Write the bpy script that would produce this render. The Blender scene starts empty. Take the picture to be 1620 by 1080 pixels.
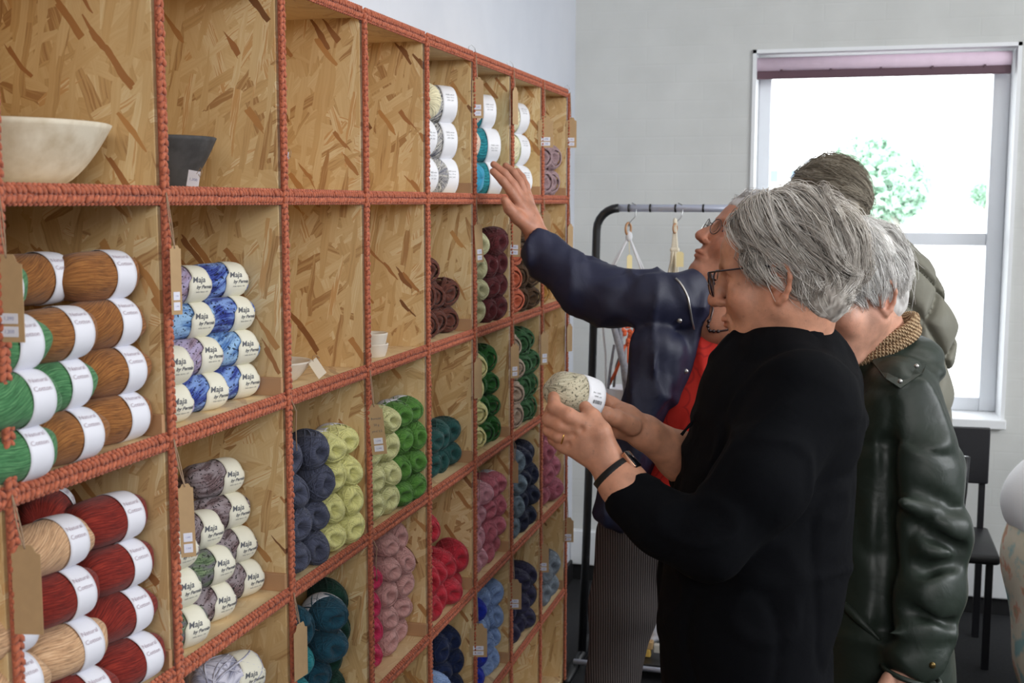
import bpy, bmesh, math, random
import numpy as np
from mathutils import Vector, Matrix

random.seed(7)
rng = np.random.RandomState(11)
S = bpy.context.scene
COL = S.collection

# ------------------------------------------------------------------ camera
FPX = 1926.2
YAW, PITCH, ROLL = 0.2676, 0.1142, 0.0021
CH = 1.61
cy, sy, cp, sp = math.cos(YAW), math.sin(YAW), math.cos(PITCH), math.sin(PITCH)
Fw = np.array([-sy * cp, cy * cp, -sp])
Rt = np.array([cy, sy, 0.0])
Up = np.cross(Rt, Fw)
cr, sr = math.cos(ROLL), math.sin(ROLL)
Rt, Up = cr * Rt + sr * Up, -sr * Rt + cr * Up
CAM = np.array([0.0, 0.0, CH])
cam_data = bpy.data.cameras.new('camera')
cam_data.sensor_width = 36.0
cam_data.lens = FPX / 1620 * 36.0
cam_data.clip_start = 0.05
cam_data.clip_end = 200
cam_data.dof.use_dof = True
cam_data.dof.focus_distance = 2.15
cam_data.dof.aperture_fstop = 9.0
cam = bpy.data.objects.new('camera', cam_data)
COL.objects.link(cam)
m = Matrix.Identity(4)
for i in range(3):
    m[i][0], m[i][1], m[i][2], m[i][3] = Rt[i], Up[i], -Fw[i], CAM[i]
cam.matrix_world = m
S.camera = cam

# ------------------------------------------------------------------ exposure, sky, lights
S.view_settings.view_transform = 'Standard'
S.view_settings.look = 'None'
S.view_settings.gamma = 1.0
S.view_settings.use_curve_mapping = False
S.view_settings.exposure = 0.0
w = bpy.data.worlds.new('overcast_sky')
S.world = w
w.use_nodes = True
bg = w.node_tree.nodes['Background']
bg.inputs['Color'].default_value = (0.93, 0.97, 1.0, 1)
bg.inputs['Strength'].default_value = 5.0

def area(name, loc, target, sx, sy_, power, color):
    ld = bpy.data.lights.new(name, 'AREA')
    ld.shape = 'RECTANGLE'
    ld.size, ld.size_y = sx, sy_
    ld.energy = power
    ld.color = color
    o = bpy.data.objects.new(name, ld)
    COL.objects.link(o)
    o.location = loc
    d = Vector(target) - Vector(loc)
    o.rotation_euler = d.to_track_quat('-Z', 'Y').to_euler()
    return o
# unseen fill lights added at the right and behind the camera; solid walls there
area('fill_light_right', (3.05, 1.9, 2.4), (-1.1, 2.9, 1.7), 2.6, 0.9, 108, (0.94, 0.97, 1.0))
area('fill_light_front', (1.1, -2.2, 2.5), (-0.4, 3.4, 1.9), 2.2, 0.8, 52, (1.0, 0.98, 0.95))
area('fill_light_overhead', (0.9, 2.6, 2.85), (0.9, 2.6, 0.0), 1.6, 0.6, 10, (1.0, 0.96, 0.9))  # added overhead fill, no fixture in the ceiling

# ------------------------------------------------------------------ pixel helpers (used to measure the place)
def ray(px, py):
    return Fw * 1.0 + Rt * ((px - 810) / FPX) - Up * ((py - 540) / FPX)
def W(px, py, Z):
    return CAM + ray(px, py) * Z
def on_y(px, py, y):
    d = ray(px, py); return CAM + d * (y / d[1])
def on_x(px, py, x):
    d = ray(px, py); return CAM + d * (x / d[0])
def on_z(px, py, z):
    d = ray(px, py); return CAM + d * ((z - CH) / d[2])
def pix(P):
    v = np.asarray(P) - CAM
    z = v @ Fw
    return 810 + FPX * (v @ Rt) / z, 540 - FPX * (v @ Up) / z

# ------------------------------------------------------------------ objects
def tag(o, label=None, cat=None, group=None, kind=None):
    if label: o['label'] = label
    if cat: o['category'] = cat
    if group: o['group'] = group
    if kind: o['kind'] = kind
    return o
def empty(name, loc, label=None, cat=None, group=None, rz=0.0):
    o = bpy.data.objects.new(name, None)
    COL.objects.link(o)
    o.location = loc
    o.rotation_euler = (0, 0, rz)
    o.empty_display_size = 0.05
    o.matrix_basis = Matrix.Translation(Vector(loc)) @ Matrix.Rotation(rz, 4, 'Z')
    return tag(o, label, cat, group)
def link(name, me, mat=None, parent=None, loc=(0, 0, 0)):
    o = bpy.data.objects.new(name, me)
    COL.objects.link(o)
    if mat is not None and not me.materials:
        me.materials.append(mat)
    if parent is not None:
        o.parent = parent
    o.location = loc
    return o
class MB:
    """collects shapes in one bmesh"""
    def __init__(s):
        s.bm = bmesh.new()
    def box(s, lo, hi, bev=0.0, M=None):
        lo, hi = [min(a, b) for a, b in zip(lo, hi)], [max(a, b) for a, b in zip(lo, hi)]
        vs = [s.bm.verts.new((x, y, z)) for z in (lo[2], hi[2]) for y in (lo[1], hi[1]) for x in (lo[0], hi[0])]
        f = [(0, 2, 3, 1), (4, 5, 7, 6), (0, 1, 5, 4), (2, 6, 7, 3), (0, 4, 6, 2), (1, 3, 7, 5)]
        fs = [s.bm.faces.new([vs[i] for i in q]) for q in f]
        if bev > 0:
            es = list({e for q in fs for e in q.edges})
            r = bmesh.ops.bevel(s.bm, geom=es, offset=bev, segments=2, affect='EDGES', profile=0.5)
            vs = list({v for q in r['faces'] for v in q.verts} | {v for v in vs if v.is_valid})
        if M is not None:
            bmesh.ops.transform(s.bm, matrix=M, verts=[v for v in vs if v.is_valid])
        return s
    def tube(s, pts, r, n=8, cap=True, flat=1.0, closed=False):
        pts = [np.array(p, float) for p in pts]
        m_ = len(pts)
        rr = r if hasattr(r, '__len__') else [r] * m_
        rings = []
        prev = None
        for i, p in enumerate(pts):
            if closed:
                t = pts[(i + 1) % m_] - pts[i - 1]
            else:
                t = pts[min(i + 1, m_ - 1)] - pts[max(i - 1, 0)]
            t = t / (np.linalg.norm(t) + 1e-12)
            if prev is None:
                a = np.array([0, 0, 1.0]) if abs(t[2]) < 0.9 else np.array([1.0, 0, 0])
            else:
                a = prev
            a = a - t * (a @ t)
            a /= np.linalg.norm(a) + 1e-12
            prev = a
            b = np.cross(t, a)
            rings.append([s.bm.verts.new(p + rr[i] * (math.cos(k * 2 * math.pi / n) * a * flat + math.sin(k * 2 * math.pi / n) * b)) for k in range(n)])
        rg = range(m_) if closed else range(m_ - 1)
        for i in rg:
            A, B = rings[i], rings[(i + 1) % m_]
            for k in range(n):
                s.bm.faces.new((A[k], A[(k + 1) % n], B[(k + 1) % n], B[k]))
        if cap and not closed:
            s.bm.faces.new(rings[0][::-1]); s.bm.faces.new(rings[-1])
        return s
    def lathe(s, prof, n=32, M=None, axis='Z', arc=None):
        """prof: list of (r, h)"""
        rings = []
        for r, h in prof:
            ring = []
            if r < 1e-6:
                v = (0, 0, h) if axis == 'Z' else (h, 0, 0)
                ring = [s.bm.verts.new(v)] * n
            else:
                for k in range(n):
                    a = k * 2 * math.pi / n
                    v = (r * math.cos(a), r * math.sin(a), h) if axis == 'Z' else (h, r * math.cos(a), r * math.sin(a))
                    ring.append(s.bm.verts.new(v))
            rings.append(ring)
        for A, B in zip(rings[:-1], rings[1:]):
            for k in range(n):
                q = [A[k], A[(k + 1) % n], B[(k + 1) % n], B[k]]
                u = []
                for v in q:
                    if v not in u: u.append(v)
                if len(u) >= 3:
                    s.bm.faces.new(u)
        if M is not None:
            bmesh.ops.transform(s.bm, matrix=M, verts=list({v for r_ in rings for v in r_}))
        return s
    def ell(s, c, r, nu=12, nv=8, M=None):
        prof = [(math.sin(math.pi * i / nv), -math.cos(math.pi * i / nv)) for i in range(nv + 1)]
        prof[0] = (0, -1); prof[-1] = (0, 1)
        T = Matrix.Translation(Vector(c)) @ (M.to_4x4() if M is not None else Matrix.Identity(4)) @ Matrix.Diagonal((r[0], r[1], r[2], 1))
        return s.lathe(prof, nu, T)
    def sheet(s, outline, thick, M=None):
        """flat outline in xz, thickness in y"""
        A = [s.bm.verts.new((x, -thick / 2, z)) for x, z in outline]
        B = [s.bm.verts.new((x, thick / 2, z)) for x, z in outline]
        s.bm.faces.new(A); s.bm.faces.new(B[::-1])
        k = len(A)
        for i in range(k):
            s.bm.faces.new((A[i], B[i], B[(i + 1) % k], A[(i + 1) % k]))
        if M is not None:
            bmesh.ops.transform(s.bm, matrix=M, verts=A + B)
        return s
    def mesh(s, name, smooth=True, mat=None):
        bmesh.ops.recalc_face_normals(s.bm, faces=s.bm.faces)
        me = bpy.data.meshes.new(name)
        s.bm.to_mesh(me); s.bm.free()
        if smooth:
            me.polygons.foreach_set('use_smooth', [True] * len(me.polygons))
            me.update()
        if mat is not None: me.materials.append(mat)
        return me
    def build(s, name, mat, parent=None, smooth=True, loc=None):
        me = s.mesh(name, smooth, mat)
        if loc is None:
            return link(name, me, None, parent)
        L = Vector(loc)
        me.transform(Matrix.Translation(-L))
        return link(name, me, None, parent, L)

def sharp(me, ang=0.6):
    """smooth shading with sharp creases"""
    me.set_sharp_from_angle(angle=ang)
    return me

# ------------------------------------------------------------------ materials
def srgb(c):
    if isinstance(c, str):
        c = tuple(int(c[i:i + 2], 16) for i in (0, 2, 4))
    out = []
    for v in c:
        v = v / 255.0
        out.append(v / 12.92 if v <= 0.04045 else ((v + 0.055) / 1.055) ** 2.4)
    return tuple(out) + (1.0,)
class NT:
    def __init__(s, name):
        s.m = bpy.data.materials.new(name)
        s.m.use_nodes = True
        s.t = s.m.node_tree
        s.b = s.t.nodes['Principled BSDF']
    def n(s, ty, **kw):
        nd = s.t.nodes.new(ty)
        for k, v in kw.items():
            if k in nd.inputs and not hasattr(nd, k):
                nd.inputs[k].default_value = v
            else:
                try: setattr(nd, k, v)
                except Exception: nd.inputs[k].default_value = v
        return nd
    def l(s, a, b):
        s.t.links.new(a, b)
    def inp(s, k, v):
        s.b.inputs[k].default_value = v
    def ramp(s, fac, stops, interp='LINEAR'):
        r = s.n('ShaderNodeValToRGB')
        r.color_ramp.interpolation = interp
        e = r.color_ramp.elements
        while len(e) > 1: e.remove(e[-1])
        e[0].position, e[0].color = stops[0]
        for p, c in stops[1:]:
            x = e.new(p); x.color = c
        if fac is not None: s.l(fac, r.inputs['Fac'])
        return r
    def math(s, op, a, b=None, c=None):
        nd = s.n('ShaderNodeMath', operation=op)
        for i, v in enumerate((a, b, c)):
            if v is None: continue
            if hasattr(v, 'links'): s.l(v, nd.inputs[i])
            else: nd.inputs[i].default_value = v
        return nd.outputs[0]
    def mix(s, fac, a, b, blend='MIX'):
        nd = s.n('ShaderNodeMix', data_type='RGBA', blend_type=blend)
        for i, v in ((0, fac), (6, a), (7, b)):
            if hasattr(v, 'links'): s.l(v, nd.inputs[i])
            else: nd.inputs[i].default_value = v
        return nd.outputs[2]
    def bump(s, h, strength=0.3, dist=0.002, prev=None):
        b = s.n('ShaderNodeBump')
        b.inputs['Strength'].default_value = strength
        b.inputs['Distance'].default_value = dist
        s.l(h, b.inputs['Height'])
        if prev is not None: s.l(prev, b.inputs['Normal'])
        s.l(b.outputs['Normal'], s.b.inputs['Normal'])
        return b.outputs['Normal']
MATS = {}
def plain(name, col, rough=0.6, metal=0.0, spec=0.5, noise=0.0, nscale=30, bump=0.0, bscale=200, sheen=0.0, coat=0.0, trans=0.0):
    if name in MATS: return MATS[name]
    q = NT(name)
    c = srgb(col)
    q.inp('Roughness', rough); q.inp('Metallic', metal); q.inp('Specular IOR Level', spec)
    q.inp('Base Color', c)
    tc = q.n('ShaderNodeTexCoord')
    if noise > 0:
        nz = q.n('ShaderNodeTexNoise'); nz.inputs['Scale'].default_value = nscale; nz.inputs['Detail'].default_value = 4
        q.l(tc.outputs['Object'], nz.inputs['Vector'])
        d = tuple(max(0, x * (1 - noise)) for x in c[:3]) + (1,)
        u = tuple(min(1, x * (1 + noise)) for x in c[:3]) + (1,)
        r = q.ramp(nz.outputs['Fac'], [(0.3, d), (0.7, u)])
        q.l(r.outputs[0], q.b.inputs['Base Color'])
    if bump > 0:
        nb = q.n('ShaderNodeTexNoise'); nb.inputs['Scale'].default_value = bscale; nb.inputs['Detail'].default_value = 3
        q.l(tc.outputs['Object'], nb.inputs['Vector'])
        q.bump(nb.outputs['Fac'], bump, 0.002)
    if sheen: q.inp('Sheen Weight', sheen)
    if coat: q.inp('Coat Weight', coat); q.inp('Coat Roughness', 0.2)
    if trans: q.inp('Transmission Weight', trans)
    MATS[name] = q.m
    return q.m

def osb(name, axis):
    """oriented strand board: layers of long flakes in several directions; axis = plane of the board"""
    q = NT(name)
    tc = q.n('ShaderNodeTexCoord')
    sx = q.n('ShaderNodeSeparateXYZ'); q.l(tc.outputs['Object'], sx.inputs[0])
    oi = q.n('ShaderNodeObjectInfo')
    rnd = q.math('MULTIPLY', oi.outputs['Random'], 37.0)
    a, b = {'xz': ('X', 'Z'), 'xy': ('X', 'Y'), 'yz': ('Y', 'Z')}[axis]
    third = {'xz': 'Y', 'xy': 'Z', 'yz': 'X'}[axis]
    cb = q.n('ShaderNodeCombineXYZ')
    q.l(sx.outputs[a], cb.inputs[0]); q.l(sx.outputs[b], cb.inputs[1])
    ad = q.n('ShaderNodeVectorMath', operation='ADD')
    q.l(cb.outputs[0], ad.inputs[0])
    cr_ = q.n('ShaderNodeCombineXYZ'); q.l(rnd, cr_.inputs[0]); q.l(q.math('MULTIPLY', rnd, 1.7), cr_.inputs[1])
    q.l(cr_.outputs[0], ad.inputs[1])
    # wobble the coordinates a little
    nz = q.n('ShaderNodeTexNoise'); nz.inputs['Scale'].default_value = 14; nz.inputs['Detail'].default_value = 3
    q.l(ad.outputs[0], nz.inputs['Vector'])
    vm = q.n('ShaderNodeVectorMath', operation='MULTIPLY_ADD')
    q.l(nz.outputs['Color'], vm.inputs[0]); vm.inputs[1].default_value = (0.012, 0.012, 0); q.l(ad.outputs[0], vm.inputs[2])
    col = None; hgt = None
    stops = [(0.0, srgb((178, 134, 86))), (0.08, srgb((202, 164, 112))), (0.25, srgb((214, 178, 124))), (0.55, srgb((220, 188, 136))),
             (0.85, srgb((228, 200, 150))), (0.95, srgb((234, 212, 168))), (1.0, srgb((212, 166, 110)))]
    angs = [(1.45, 6.0, 34, 0.0), (0.35, 9.5, 48, 0.42), (2.3, 11.0, 52, 0.48), (1.25, 8.5, 44, 0.5), (-0.5, 14.0, 70, 0.55), (1.75, 10.0, 80, 0.58), (0.9, 19.0, 105, 0.95)]
    for i, (an, sl, sw, th) in enumerate(angs):
        mp = q.n('ShaderNodeMapping'); mp.vector_type = 'POINT'
        mp.inputs['Rotation'].default_value = (0, 0, an)
        mp.inputs['Location'].default_value = (3.1 * i, 1.7 * i, 0)
        q.l(vm.outputs[0], mp.inputs['Vector'])
        sc = q.n('ShaderNodeVectorMath', operation='MULTIPLY'); q.l(mp.outputs[0], sc.inputs[0]); sc.inputs[1].default_value = (sl, sw, 1)
        vo = q.n('ShaderNodeTexVoronoi', voronoi_dimensions='2D'); vo.inputs['Scale'].default_value = 1.0; vo.inputs['Randomness'].default_value = 1.0; vo.distance = 'CHEBYCHEV'
        q.l(sc.outputs[0], vo.inputs['Vector'])
        sp_ = q.n('ShaderNodeSeparateColor'); q.l(vo.outputs['Color'], sp_.inputs[0])
        # grain along the flake
        gr = q.n('ShaderNodeTexNoise'); gr.inputs['Scale'].default_value = 3.0; gr.inputs['Detail'].default_value = 3
        gs = q.n('ShaderNodeVectorMath', operation='MULTIPLY'); q.l(mp.outputs[0], gs.inputs[0]); gs.inputs[1].default_value = (4, 90, 1)
        q.l(gs.outputs[0], gr.inputs['Vector'])
        g2 = q.math('MULTIPLY_ADD', gr.outputs['Fac'], 0.75, -0.375)
        r = q.ramp(q.math('ADD', sp_.outputs[0], g2), stops)
        if col is None:
            col = r.outputs[0]; hgt = sp_.outputs[1]
        else:
            mask = q.math('GREATER_THAN', sp_.outputs[2], th)
            edge = q.math('LESS_THAN', vo.outputs['Distance'], 0.62)
            mask = q.math('MULTIPLY', mask, edge)
            c2 = r.outputs[0]
            if i == 6:
                c2 = q.ramp(sp_.outputs[0], [(0.0, srgb((118, 76, 44))), (0.3, srgb((168, 114, 68))), (1.0, srgb((200, 148, 88)))]).outputs[0]
            col = q.mix(mask, col, c2)
            hm = q.n('ShaderNodeMix', data_type='FLOAT'); q.l(mask, hm.inputs[0]); q.l(hgt, hm.inputs[2]); q.l(q.math('ADD', sp_.outputs[1], 0.25 * i), hm.inputs[3])
            hgt = hm.outputs[0]
    if axis == 'xy': col = q.mix(0.5, col, srgb((226, 200, 160)))
    q.l(col, q.b.inputs['Base Color'])
    q.inp('Roughness', 0.6)
    q.bump(hgt, 0.3, 0.001)
    return q.m
OSB_V = osb('osb_upright', 'xz'); OSB_H = osb('osb_shelf', 'xy'); OSB_B = osb('osb_back', 'yz')

# ------------------------------------------------------------------ room
WL, WR, WB, WF, CEIL = -1.10, 3.3, float(on_z(920, 915, 0.0)[1]), -2.6, 2.95
print('back wall y', WB)
q = NT('painted_wall_left')
q.inp('Base Color', srgb((214, 217, 226))); q.inp('Roughness', 0.75)
tc = q.n('ShaderNodeTexCoord')
nz = q.n('ShaderNodeTexNoise'); nz.inputs['Scale'].default_value = 1.8; nz.inputs['Detail'].default_value = 8; q.l(tc.outputs['Object'], nz.inputs['Vector'])
r_ = q.ramp(nz.outputs['Fac'], [(0.3, srgb((205, 209, 219))), (0.55, srgb((216, 219, 228))), (0.8, srgb((224, 226, 233)))])
q.l(r_.outputs[0], q.b.inputs['Base Color'])
vo = q.n('ShaderNodeTexNoise'); vo.inputs['Scale'].default_value = 9; vo.inputs['Detail'].default_value = 6; q.l(tc.outputs['Object'], vo.inputs['Vector'])
q.bump(vo.outputs['Fac'], 0.35, 0.01)
M_WL = q.m
q = NT('painted_block_wall')
tc = q.n('ShaderNodeTexCoord')
sx = q.n('ShaderNodeSeparateXYZ'); q.l(tc.outputs['Object'], sx.inputs[0])
cb = q.n('ShaderNodeCombineXYZ'); q.l(sx.outputs['X'], cb.inputs[0]); q.l(sx.outputs['Z'], cb.inputs[1])
br = q.n('ShaderNodeTexBrick')
br.inputs['Scale'].default_value = 1.0; br.inputs['Brick Width'].default_value = 0.23; br.inputs['Row Height'].default_value = 0.072
br.inputs['Mortar Size'].default_value = 0.006; br.inputs['Mortar Smooth'].default_value = 1.0
q.l(cb.outputs[0], br.inputs['Vector'])
nz = q.n('ShaderNodeTexNoise'); nz.inputs['Scale'].default_value = 5; nz.inputs['Detail'].default_value = 6; q.l(tc.outputs['Object'], nz.inputs['Vector'])
r_ = q.ramp(nz.outputs['Fac'], [(0.3, srgb((205, 206, 203))), (0.7, srgb((214, 215, 212)))])
q.l(r_.outputs[0], q.b.inputs['Base Color'])
q.inp('Roughness', 0.7)
q.bump(q.math('ADD', q.math('MULTIPLY', br.outputs['Fac'], -0.6), q.math('MULTIPLY', nz.outputs['Fac'], 0.5)), 0.15, 0.004)
M_WB = q.m
M_WHITE = plain('white_gloss_paint', (236, 238, 240), 0.35, bump=0.02)
M_CEIL = plain('ceiling_paint', (225, 225, 222), 0.8, noise=0.02, nscale=4)
M_FLOOR = plain('dark_carpet', (38, 39, 42), 0.95, noise=0.25, nscale=90, bump=0.5, bscale=400)
M_SKIRT = plain('black_skirting', (22, 22, 24), 0.6, noise=0.1)
def structure(name, mb, mat, parent=None, smooth=False, loc=None):
    o = mb.build(name, mat, parent, smooth, loc)
    if parent is None: o['kind'] = 'structure'
    return o
T = 0.28
structure('floor', MB().box((WL - T, WF - T, -0.08), (WR + T, WB + T, 0)), M_FLOOR)
structure('ceiling', MB().box((WL - T, WF - T, CEIL), (WR + T, WB + T, CEIL + 0.1)), M_CEIL)
structure('wall_left', MB().box((WL - T, WF - T, 0), (WL, WB + T, CEIL)), M_WL)
structure('wall_right', MB().box((WR, WF - T, 0), (WR + T, WB + T, CEIL)), M_WL)
structure('wall_front', MB().box((WL, WF - T, 0), (WR, WF, CEIL)), M_WL)
# back wall with the window opening
x0 = float(on_y(1187, 280, WB)[0]); x1 = float(on_y(1606, 300, WB)[0])
z1 = float(on_y(1400, 73, WB)[2]); z0 = float(on_y(1560, 664, WB)[2])
print('window', x0, x1, z0, z1)
bw = MB()
bw.box((WL, WB, 0), (x0, WB + T, CEIL)).box((x1, WB, 0), (WR, WB + T, CEIL))
bw.box((x0, WB, 0), (x1, WB + T, z0)).box((x0, WB, z1), (x1, WB + T, CEIL))
structure('wall_back', bw, M_WB)
# skirting: black carpet upturn and the white trunking above it
zs1 = float(on_y(940, 891, WB)[2]); zs2 = float(on_y(940, 837, WB)[2])
structure('baseboard_back', MB().box((WL, WB - 0.035, zs1), (WR, WB, zs2), 0.006), M_WHITE)
structure('trim_1', MB().box((WL, WB - 0.012, 0), (WR, WB, zs1), 0.003), M_SKIRT)
structure('baseboard_left', MB().box((WL, WF, 0), (WL + 0.012, WB, 0.09), 0.003), M_SKIRT)
# window: reveal lining, frame, transom, glass, blind, sill
win = bpy.data.objects.new('window_1', None); COL.objects.link(win); win.location = ((x0 + x1) / 2, WB, z0); win['kind'] = 'structure'
wl = Vector(win.location)
M_PVC = plain('window_frame_white', (232, 236, 242), 0.3)
def wpart(name, mb, mat, smooth=False):
    me = mb.mesh(name, smooth, mat); me.transform(Matrix.Translation(-wl))
    return link(name, me, None, win)
lt = 0.014
lin = MB().box((x0 - 0.0, WB - 0.012, z0), (x0 + lt, WB + T, z1)).box((x1 - lt, WB - 0.012, z0), (x1, WB + T, z1))
lin.box((x0, WB - 0.012, z1 - lt), (x1, WB + T, z1))
wpart('reveal_lining', lin, M_WHITE)
wpart('window_sill', MB().box((x0 - 0.02, WB - 0.035, z0 - 0.03), (x1 + 0.005, WB + T, z0 + 0.006), 0.004), M_WHITE)
yf = WB + 0.17
fr = MB()
fx0, fx1 = x0 + lt, x1 - lt
fw_ = 0.05
fr.box((fx0, yf, z0 + 0.006), (fx0 + fw_, yf + 0.07, z1 - lt), 0.004).box((fx1 - fw_ * 1.25, yf, z0 + 0.006), (fx1, yf + 0.07, z1 - lt), 0.004)
fr.box((fx0 + fw_, yf + 0.002, z1 - lt - 0.05), (fx1 - fw_ * 1.25, yf + 0.068, z1 - lt), 0.003).box((fx0 + fw_, yf + 0.002, z0 + 0.006), (fx1 - fw_ * 1.25, yf + 0.068, z0 + 0.06), 0.003)
wpart('window_frame', fr, M_PVC)
ztr = float(on_y(1480, 377, yf)[2])
wpart('transom_bar', MB().box((fx0 + fw_, yf + 0.01, ztr - 0.028), (fx1 - fw_ * 1.25, yf + 0.06, ztr + 0.022), 0.004), M_PVC)
q = NT('window_glass')
q.inp('Base Color', (1, 1, 1, 1)); q.inp('Roughness', 0.0); q.inp('Transmission Weight', 1.0); q.inp('IOR', 1.02); q.inp('Specular IOR Level', 0.3)
M_GLASS = q.m
wpart('upper_pane', MB().box((fx0 + fw_ - 0.005, yf + 0.034, ztr + 0.02), (fx1 - fw_ * 1.25 + 0.005, yf + 0.038, z1 - lt - 0.045)), M_GLASS)
wpart('lower_pane', MB().box((fx0 + fw_ - 0.005, yf + 0.034, z0 + 0.055), (fx1 - fw_ * 1.25 + 0.005, yf + 0.038, ztr - 0.025)), M_GLASS)
# roller blind, rolled almost to the top
bl = empty('roller_blind', (float((x0 + x1) / 2), WB + 0.05, z1 - lt - 0.012), 'pink rolled-up roller blind with dark bottom bar in window opening', 'blind')
yb = WB + 0.05
zb1 = float(on_y(1400, 86, yb)[2]); zb2 = float(on_y(1400, 109, yb)[2]); zb3 = float(on_y(1400, 121, yb)[2])
bx0, bx1 = float(on_y(1198, 100, yb)[0]), float(on_y(1600, 100, yb)[0])
M_PINK = plain('pink_blind_cloth', (236, 212, 228), 0.8, noise=0.03, trans=0.0)
M_MAR = plain('maroon_bar', (92, 62, 74), 0.5)
def cpart(name, mb, mat, par, smooth=False, label=None):
    me = mb.mesh(name, smooth, mat)
    me.transform(Matrix(par.matrix_basis).inverted())
    o = link(name, me, None, par)
    if label: o['label'] = label
    return o
bl.location = ((bx0 + bx1) / 2, yb, zb3)
bl.matrix_basis = Matrix.Translation(bl.location)
rr_ = (zb1 - zb2) / 2
cpart('cloth_roll', MB().tube([(bx0, yb, zb1 - rr_), (bx1, yb, zb1 - rr_)], rr_, 16), M_PINK, bl, True)
cpart('bottom_bar', MB().box((bx0, yb - 0.012, zb3), (bx1, yb + 0.012, zb2 + 0.002), 0.003), M_MAR, bl)
for k in range(5):
    xk = bx0 + (bx1 - bx0) * (k + 0.5) / 5
    cpart('bar_clip', MB().box((xk - 0.004, yb - 0.018, zb2 - 0.004), (xk + 0.004, yb - 0.008, zb2 + 0.006)), M_MAR, bl)
# ------------------------------------------------------------------ cubby shelving with crocheted edging
SX = -0.856                    # front plane of the shelving
YK = [0.0] * 11
ys = [1.249, 1.621, 2.023, 2.412, 2.802, 3.189, 3.575, 3.957, 4.342]
YK = [y * 0.87 for y in ys]    # posts 0..8
YM1 = YK[0] - 0.335            # one more bay nearer than the frame
ZL = [0.387, 0.008, -0.362, -0.73, -1.093, -1.453, -1.80]
ZL = [CH + z * 0.87 for z in ZL]   # shelf lines -1..5 (index 0 = top)
SD = abs(WL - SX) - 0.004      # depth of the unit
BT = 0.016
M_STRIP = plain('brown_strip', (182, 140, 102), 0.6, noise=0.06, nscale=20)
M_WOOL = None
q = NT('rust_cotton_yarn')
tc = q.n('ShaderNodeTexCoord')
nz = q.n('ShaderNodeTexNoise'); nz.inputs['Scale'].default_value = 160; nz.inputs['Detail'].default_value = 3; q.l(tc.outputs['Object'], nz.inputs['Vector'])
r_ = q.ramp(nz.outputs['Fac'], [(0.3, srgb((148, 74, 50))), (0.7, srgb((198, 112, 80)))])
q.l(r_.outputs[0], q.b.inputs['Base Color']); q.inp('Roughness', 0.95); q.inp('Sheen Weight', 0.15)
q.bump(nz.outputs['Fac'], 0.5, 0.001)
M_WOOL = q.m

shelf = empty('cubby_shelf', (SX - SD / 2, YK[4], 0), 'tall chipboard cubby shelving along the left wall, edges wrapped in rust crochet', 'shelf')
posts = [YM1] + YK
for i, y in enumerate(posts):
    cpart('upright_panel', MB().box((SX - SD, y - BT / 2, 0.03), (SX - 0.004, y + BT / 2, ZL[0] + BT / 2), 0.001), OSB_V, shelf)
shelf_lines = ZL
for j, z in enumerate(shelf_lines):
    for i in range(len(posts) - 1):
        cpart('top_board' if j == 0 else 'shelf_board', MB().box((SX - SD, posts[i] + BT / 2, z - BT / 2), (SX - 0.004, posts[i + 1] - BT / 2, z + BT / 2), 0.001), OSB_H, shelf)
cpart('back_panel', MB().box((SX - SD - 0.003, posts[0], 0.03), (SX - SD, posts[-1], ZL[0])), OSB_B, shelf)
# plain brown strips along the foot of the far panel in some bays
for (c, r) in [(0, 1), (0, 2), (1, 1), (1, 2), (3, 3), (4, 0), (5, 0), (6, 0), (7, 0), (4, 1), (4, 2), (4, 3), (5, 2), (5, 3), (5, 4), (6, 2), (6, 3), (7, 2), (7, 4), (2, 2)]:
    y = YK[c + 1]; z = ZL[r + 1] + BT / 2
    cpart('panel_foot_strip', MB().box((SX - SD, y - BT / 2 - 0.008, z), (SX - 0.001, y - BT / 2, z + 0.029), 0.001), M_STRIP, shelf)

def stitch_strip(length, horizontal=True, seed=0, wdt=0.022):
    """crocheted strip along +X local (length), facing +Y... built from plump V stitches"""
    rs = np.random.RandomState(seed)
    mb = MB()
    pitch = 0.0088
    n = max(3, int(length / pitch))
    hw = wdt / 2
    # core band
    mb.box((0, -0.001, -hw * 0.8), (length, 0.0025, hw * 0.8))
    for k in range(n):
        x = (k + 0.5) * length / n
        for sgn in (-1, 1):
            j = rs.normal(0, 0.0005, 3)
            M = Matrix.Rotation(sgn * 0.75 if horizontal else sgn * 0.65, 3, 'Y')
            mb.ell((x + j[0], 0.0035 + j[1], sgn * hw * 0.44 + j[2]), (0.0072, 0.0036, 0.0036), 7, 4, M)
        if k % 1 == 0 and horizontal:   # border loops
            mb.ell((x + pitch / 2, 0.001, hw * 0.92), (0.0045, 0.003, 0.0026), 6, 4)
            mb.ell((x + pitch / 2, 0.001, -hw * 0.92), (0.0045, 0.003, 0.0026), 6, 4)
    return mb.mesh('crochet_strip', True, M_WOOL)
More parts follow.
